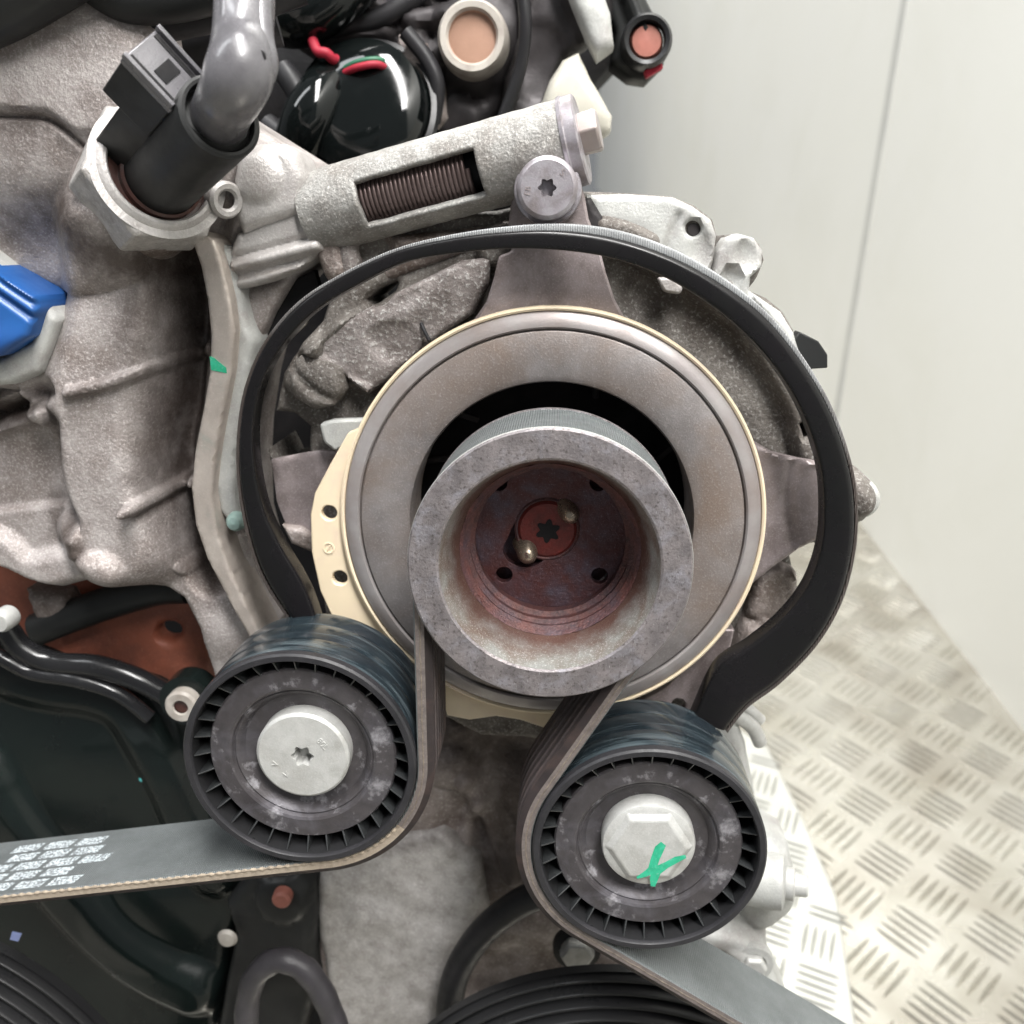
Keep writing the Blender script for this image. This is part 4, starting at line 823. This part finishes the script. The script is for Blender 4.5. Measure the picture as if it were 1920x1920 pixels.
def rp_(label,cx,cy,rpx,yo,nrib,step_in):
    c=P(cx,cy,yo); rad=abs(P(cx+rpx,cy,yo)[0]-c[0]); return ribbed('ribbed_pulley',label,np.array([c[0],0,c[2]]),rad,yo-nrib*2.0,plast,nrib,group='black grooved drive pulleys at the bottom edge',step_in=step_in)
rp_('black multi groove pulley cut off by the lower left corner',-208,2140,522,-4,7,2.9)
rp_('black multi groove pulley cut off by the bottom edge under the right idler',1150,2205,486,2,7,2.7)
for p_ in ((38,1755),): 
    pprism('blue_tick',[(22,1748),(40,1752),(34,1766),(18,1762)],-6.5,-6,MAT('pale_blue_mark',(.25,.3,.55)),None and tc or tc,bevel=.1)
# ------------------------------------------------------------ bottom centre
lb=thing('lower_engine_casting','stained grey cast block between and below the two idler pulleys','casting',P(780,1700,30))
lo=[(600,1560),(700,1480),(780,1400),(840,1350),(1000,1350),(1050,1380),(1100,1500),(1100,1780),(1240,1800),(1280,2000),(620,2000),(600,1880),(588,1780),(583,1680)]
relief('cast_block',lo,30,30,alu_brown,lb,[soft(910,1560,60,70,-6,30),soft(960,1420,60,50,-8,30),ridge([(880,1460),(930,1560),(960,1640)],5,4,30),ridge([(870,1600),(880,1540),(900,1500)],3,3,30),soft(900,1840,60,40,-5,30),dome(850,1440,50,40,5,30)],step=1.1,rnd=4,lump=2.0,ls=.09,fine=.15,dirt_shade=[spot([(840,1380),(950,1420),(1000,1520),(960,1620)],22,1.0,30),lambda X,Z:.9*(1-sst(segdist(X,Z,Q([(850,1400),(950,1440),(980,1500)],30))/8)),lambda X,Z:.7*(1-sst(segdist(X,Z,Q([(905,1560),(930,1640)],30))/5)),lambda X,Z:.6*(1-sst(segdist(X,Z,Q([(860,1850),(920,1860)],30))/6))])  # dark patches laid over the hollows of the block
relief('pale_face',[(600,1600),(700,1580),(830,1560),(900,1620),(920,1700),(870,1820),(840,1990),(640,1990),(615,1860),(595,1760),(592,1660)],27.5,6,alu_soft,lb,[soft(740,1700,120,120,1.0,27)],step=1.1,rnd=3,lump=1.2,ls=.12,fine=.3,dirt_shade=[spot([(600,1600),(700,1585),(830,1570),(900,1620),(915,1700),(870,1820),(840,1990)],6,.55,27)])
t=ptube('rubber_pipe',[(1040,1668,12),(980,1690,14),(915,1738,16),(868,1800,18),(845,1870,20),(838,1980,22)],4.3,rubber,n=24); tag(t,'curved black rubber pipe running behind the right idler to the bottom edge','pipe')
t=thing('flange_bolt','silver bolt head with black washer above the lower grooved pulley','bolt',P(1080,1780,18))
bb=P(1082,1790,16); lathe('bolt_head',[(.01,-1.5),(4.6,-1.5),(5.4,-.6),(5.6,2)],bb,zinc,t,n=6,smooth=15,bevel=.4); lathe('washer_ring',[(5.2,1.5),(7.4,1.8),(7.6,4)],bb,rubber,t,n=36)
bk=thing('black_bracket','black plastic bracket holding an orange plug below the belt','bracket',P(520,1750,16))
relief('bracket_body',[(470,1640),(560,1645),(584,1665),(588,1720),(584,1800),(590,1860),(560,1980),(400,1980),(420,1850),(440,1760),(420,1700)],20,20,plast_m,bk,[dome(527,1688,48,42,2.5,20,.5)],step=1.2,rnd=3,lump=.4)
oc=P(527,1688,15); lathe('orange_plug',[(.01,-.9),(2.2,-.8),(2.9,0),(3.0,3)],oc,pinkor,bk,n=28)
vc=P(425,1762,16); lathe('beige_spot',[(.01,-.6),(2.4,-.3),(3.2,.8)],vc,ivory,bk,n=28)
t=ptube('curved_hose',[(470,1990,0),(462,1900,0),(478,1832,0),(520,1800,0),(568,1815,0),(606,1865,0),(632,1930,0),(650,2000,0)],3.6,MAT('grey_hose_rubber',(.045,.041,.047),(.028,.026,.029),10,.45,0,.3,1),n=24,rib=lambda i:1+.04*math.sin(i*1.3)); tag(t,'thin grey black hose bent into an arch at the bottom edge','hose')
# ------------------------------------------------------------ lower right: pump casting with plug, oil line
pm=thing('pump_casting','silver grey pump casting with a plug behind the right idler','casting',P(1420,1700,10))
relief('pump_body',[(1290,1380),(1370,1330),(1400,1400),(1430,1560),(1480,1590),(1492,1650),(1490,1700),(1440,1740),(1440,1800),(1480,1880),(1500,2000),(1300,2000),(1230,1800),(1300,1700)],20,14,alu_oxide,pm,[dome(1440,1660,60,80,5,20),ridge([(1290,1740),(1380,1760),(1440,1830)],6,5,20),dome(1380,1810,50,50,2,20)],step=1.1,rnd=3,lump=.8)
pa_=P(1468,1655,12); lathe('pump_nose',[(7.6,-14),(8,-3),(7.6,0),(5,.8),(.01,.8)],pa_,alu_oxide,pm,axis=(.93,-.25,.05),n=40)
lathe('brass_plug',[(4.2,0),(4.6,1.5),(4.6,3.0),(3.2,3.4),(3.0,6.5),(2.6,7),(.01,7)],pa_,zinc,pm,axis=(.93,-.25,.05),n=32)
pb=P(1412,1812,14); lathe('pump_bolt',[(.01,-2),(3.6,-1.9),(4.2,-1),(4.3,1)],pb,zinc,pm,n=6,smooth=15,bevel=.4); lathe('bolt_seat',[(4.2,.4),(6.2,.6),(6.6,3)],pb,alu_oxide,pm,n=32)
ptube('oil_pipe',[(1340,1330,20),(1385,1345,22),(1412,1365,24),(1425,1392,26)],2.1,zinc,pm)
ptube('oil_pipe',[(1372,1318,26),(1402,1330,26),(1425,1350,28)],1.8,zinc,pm)
print('objects',len(bpy.data.objects),'tris',sum(len(o.data.polygons) for o in bpy.data.objects if o.type=='MESH'))
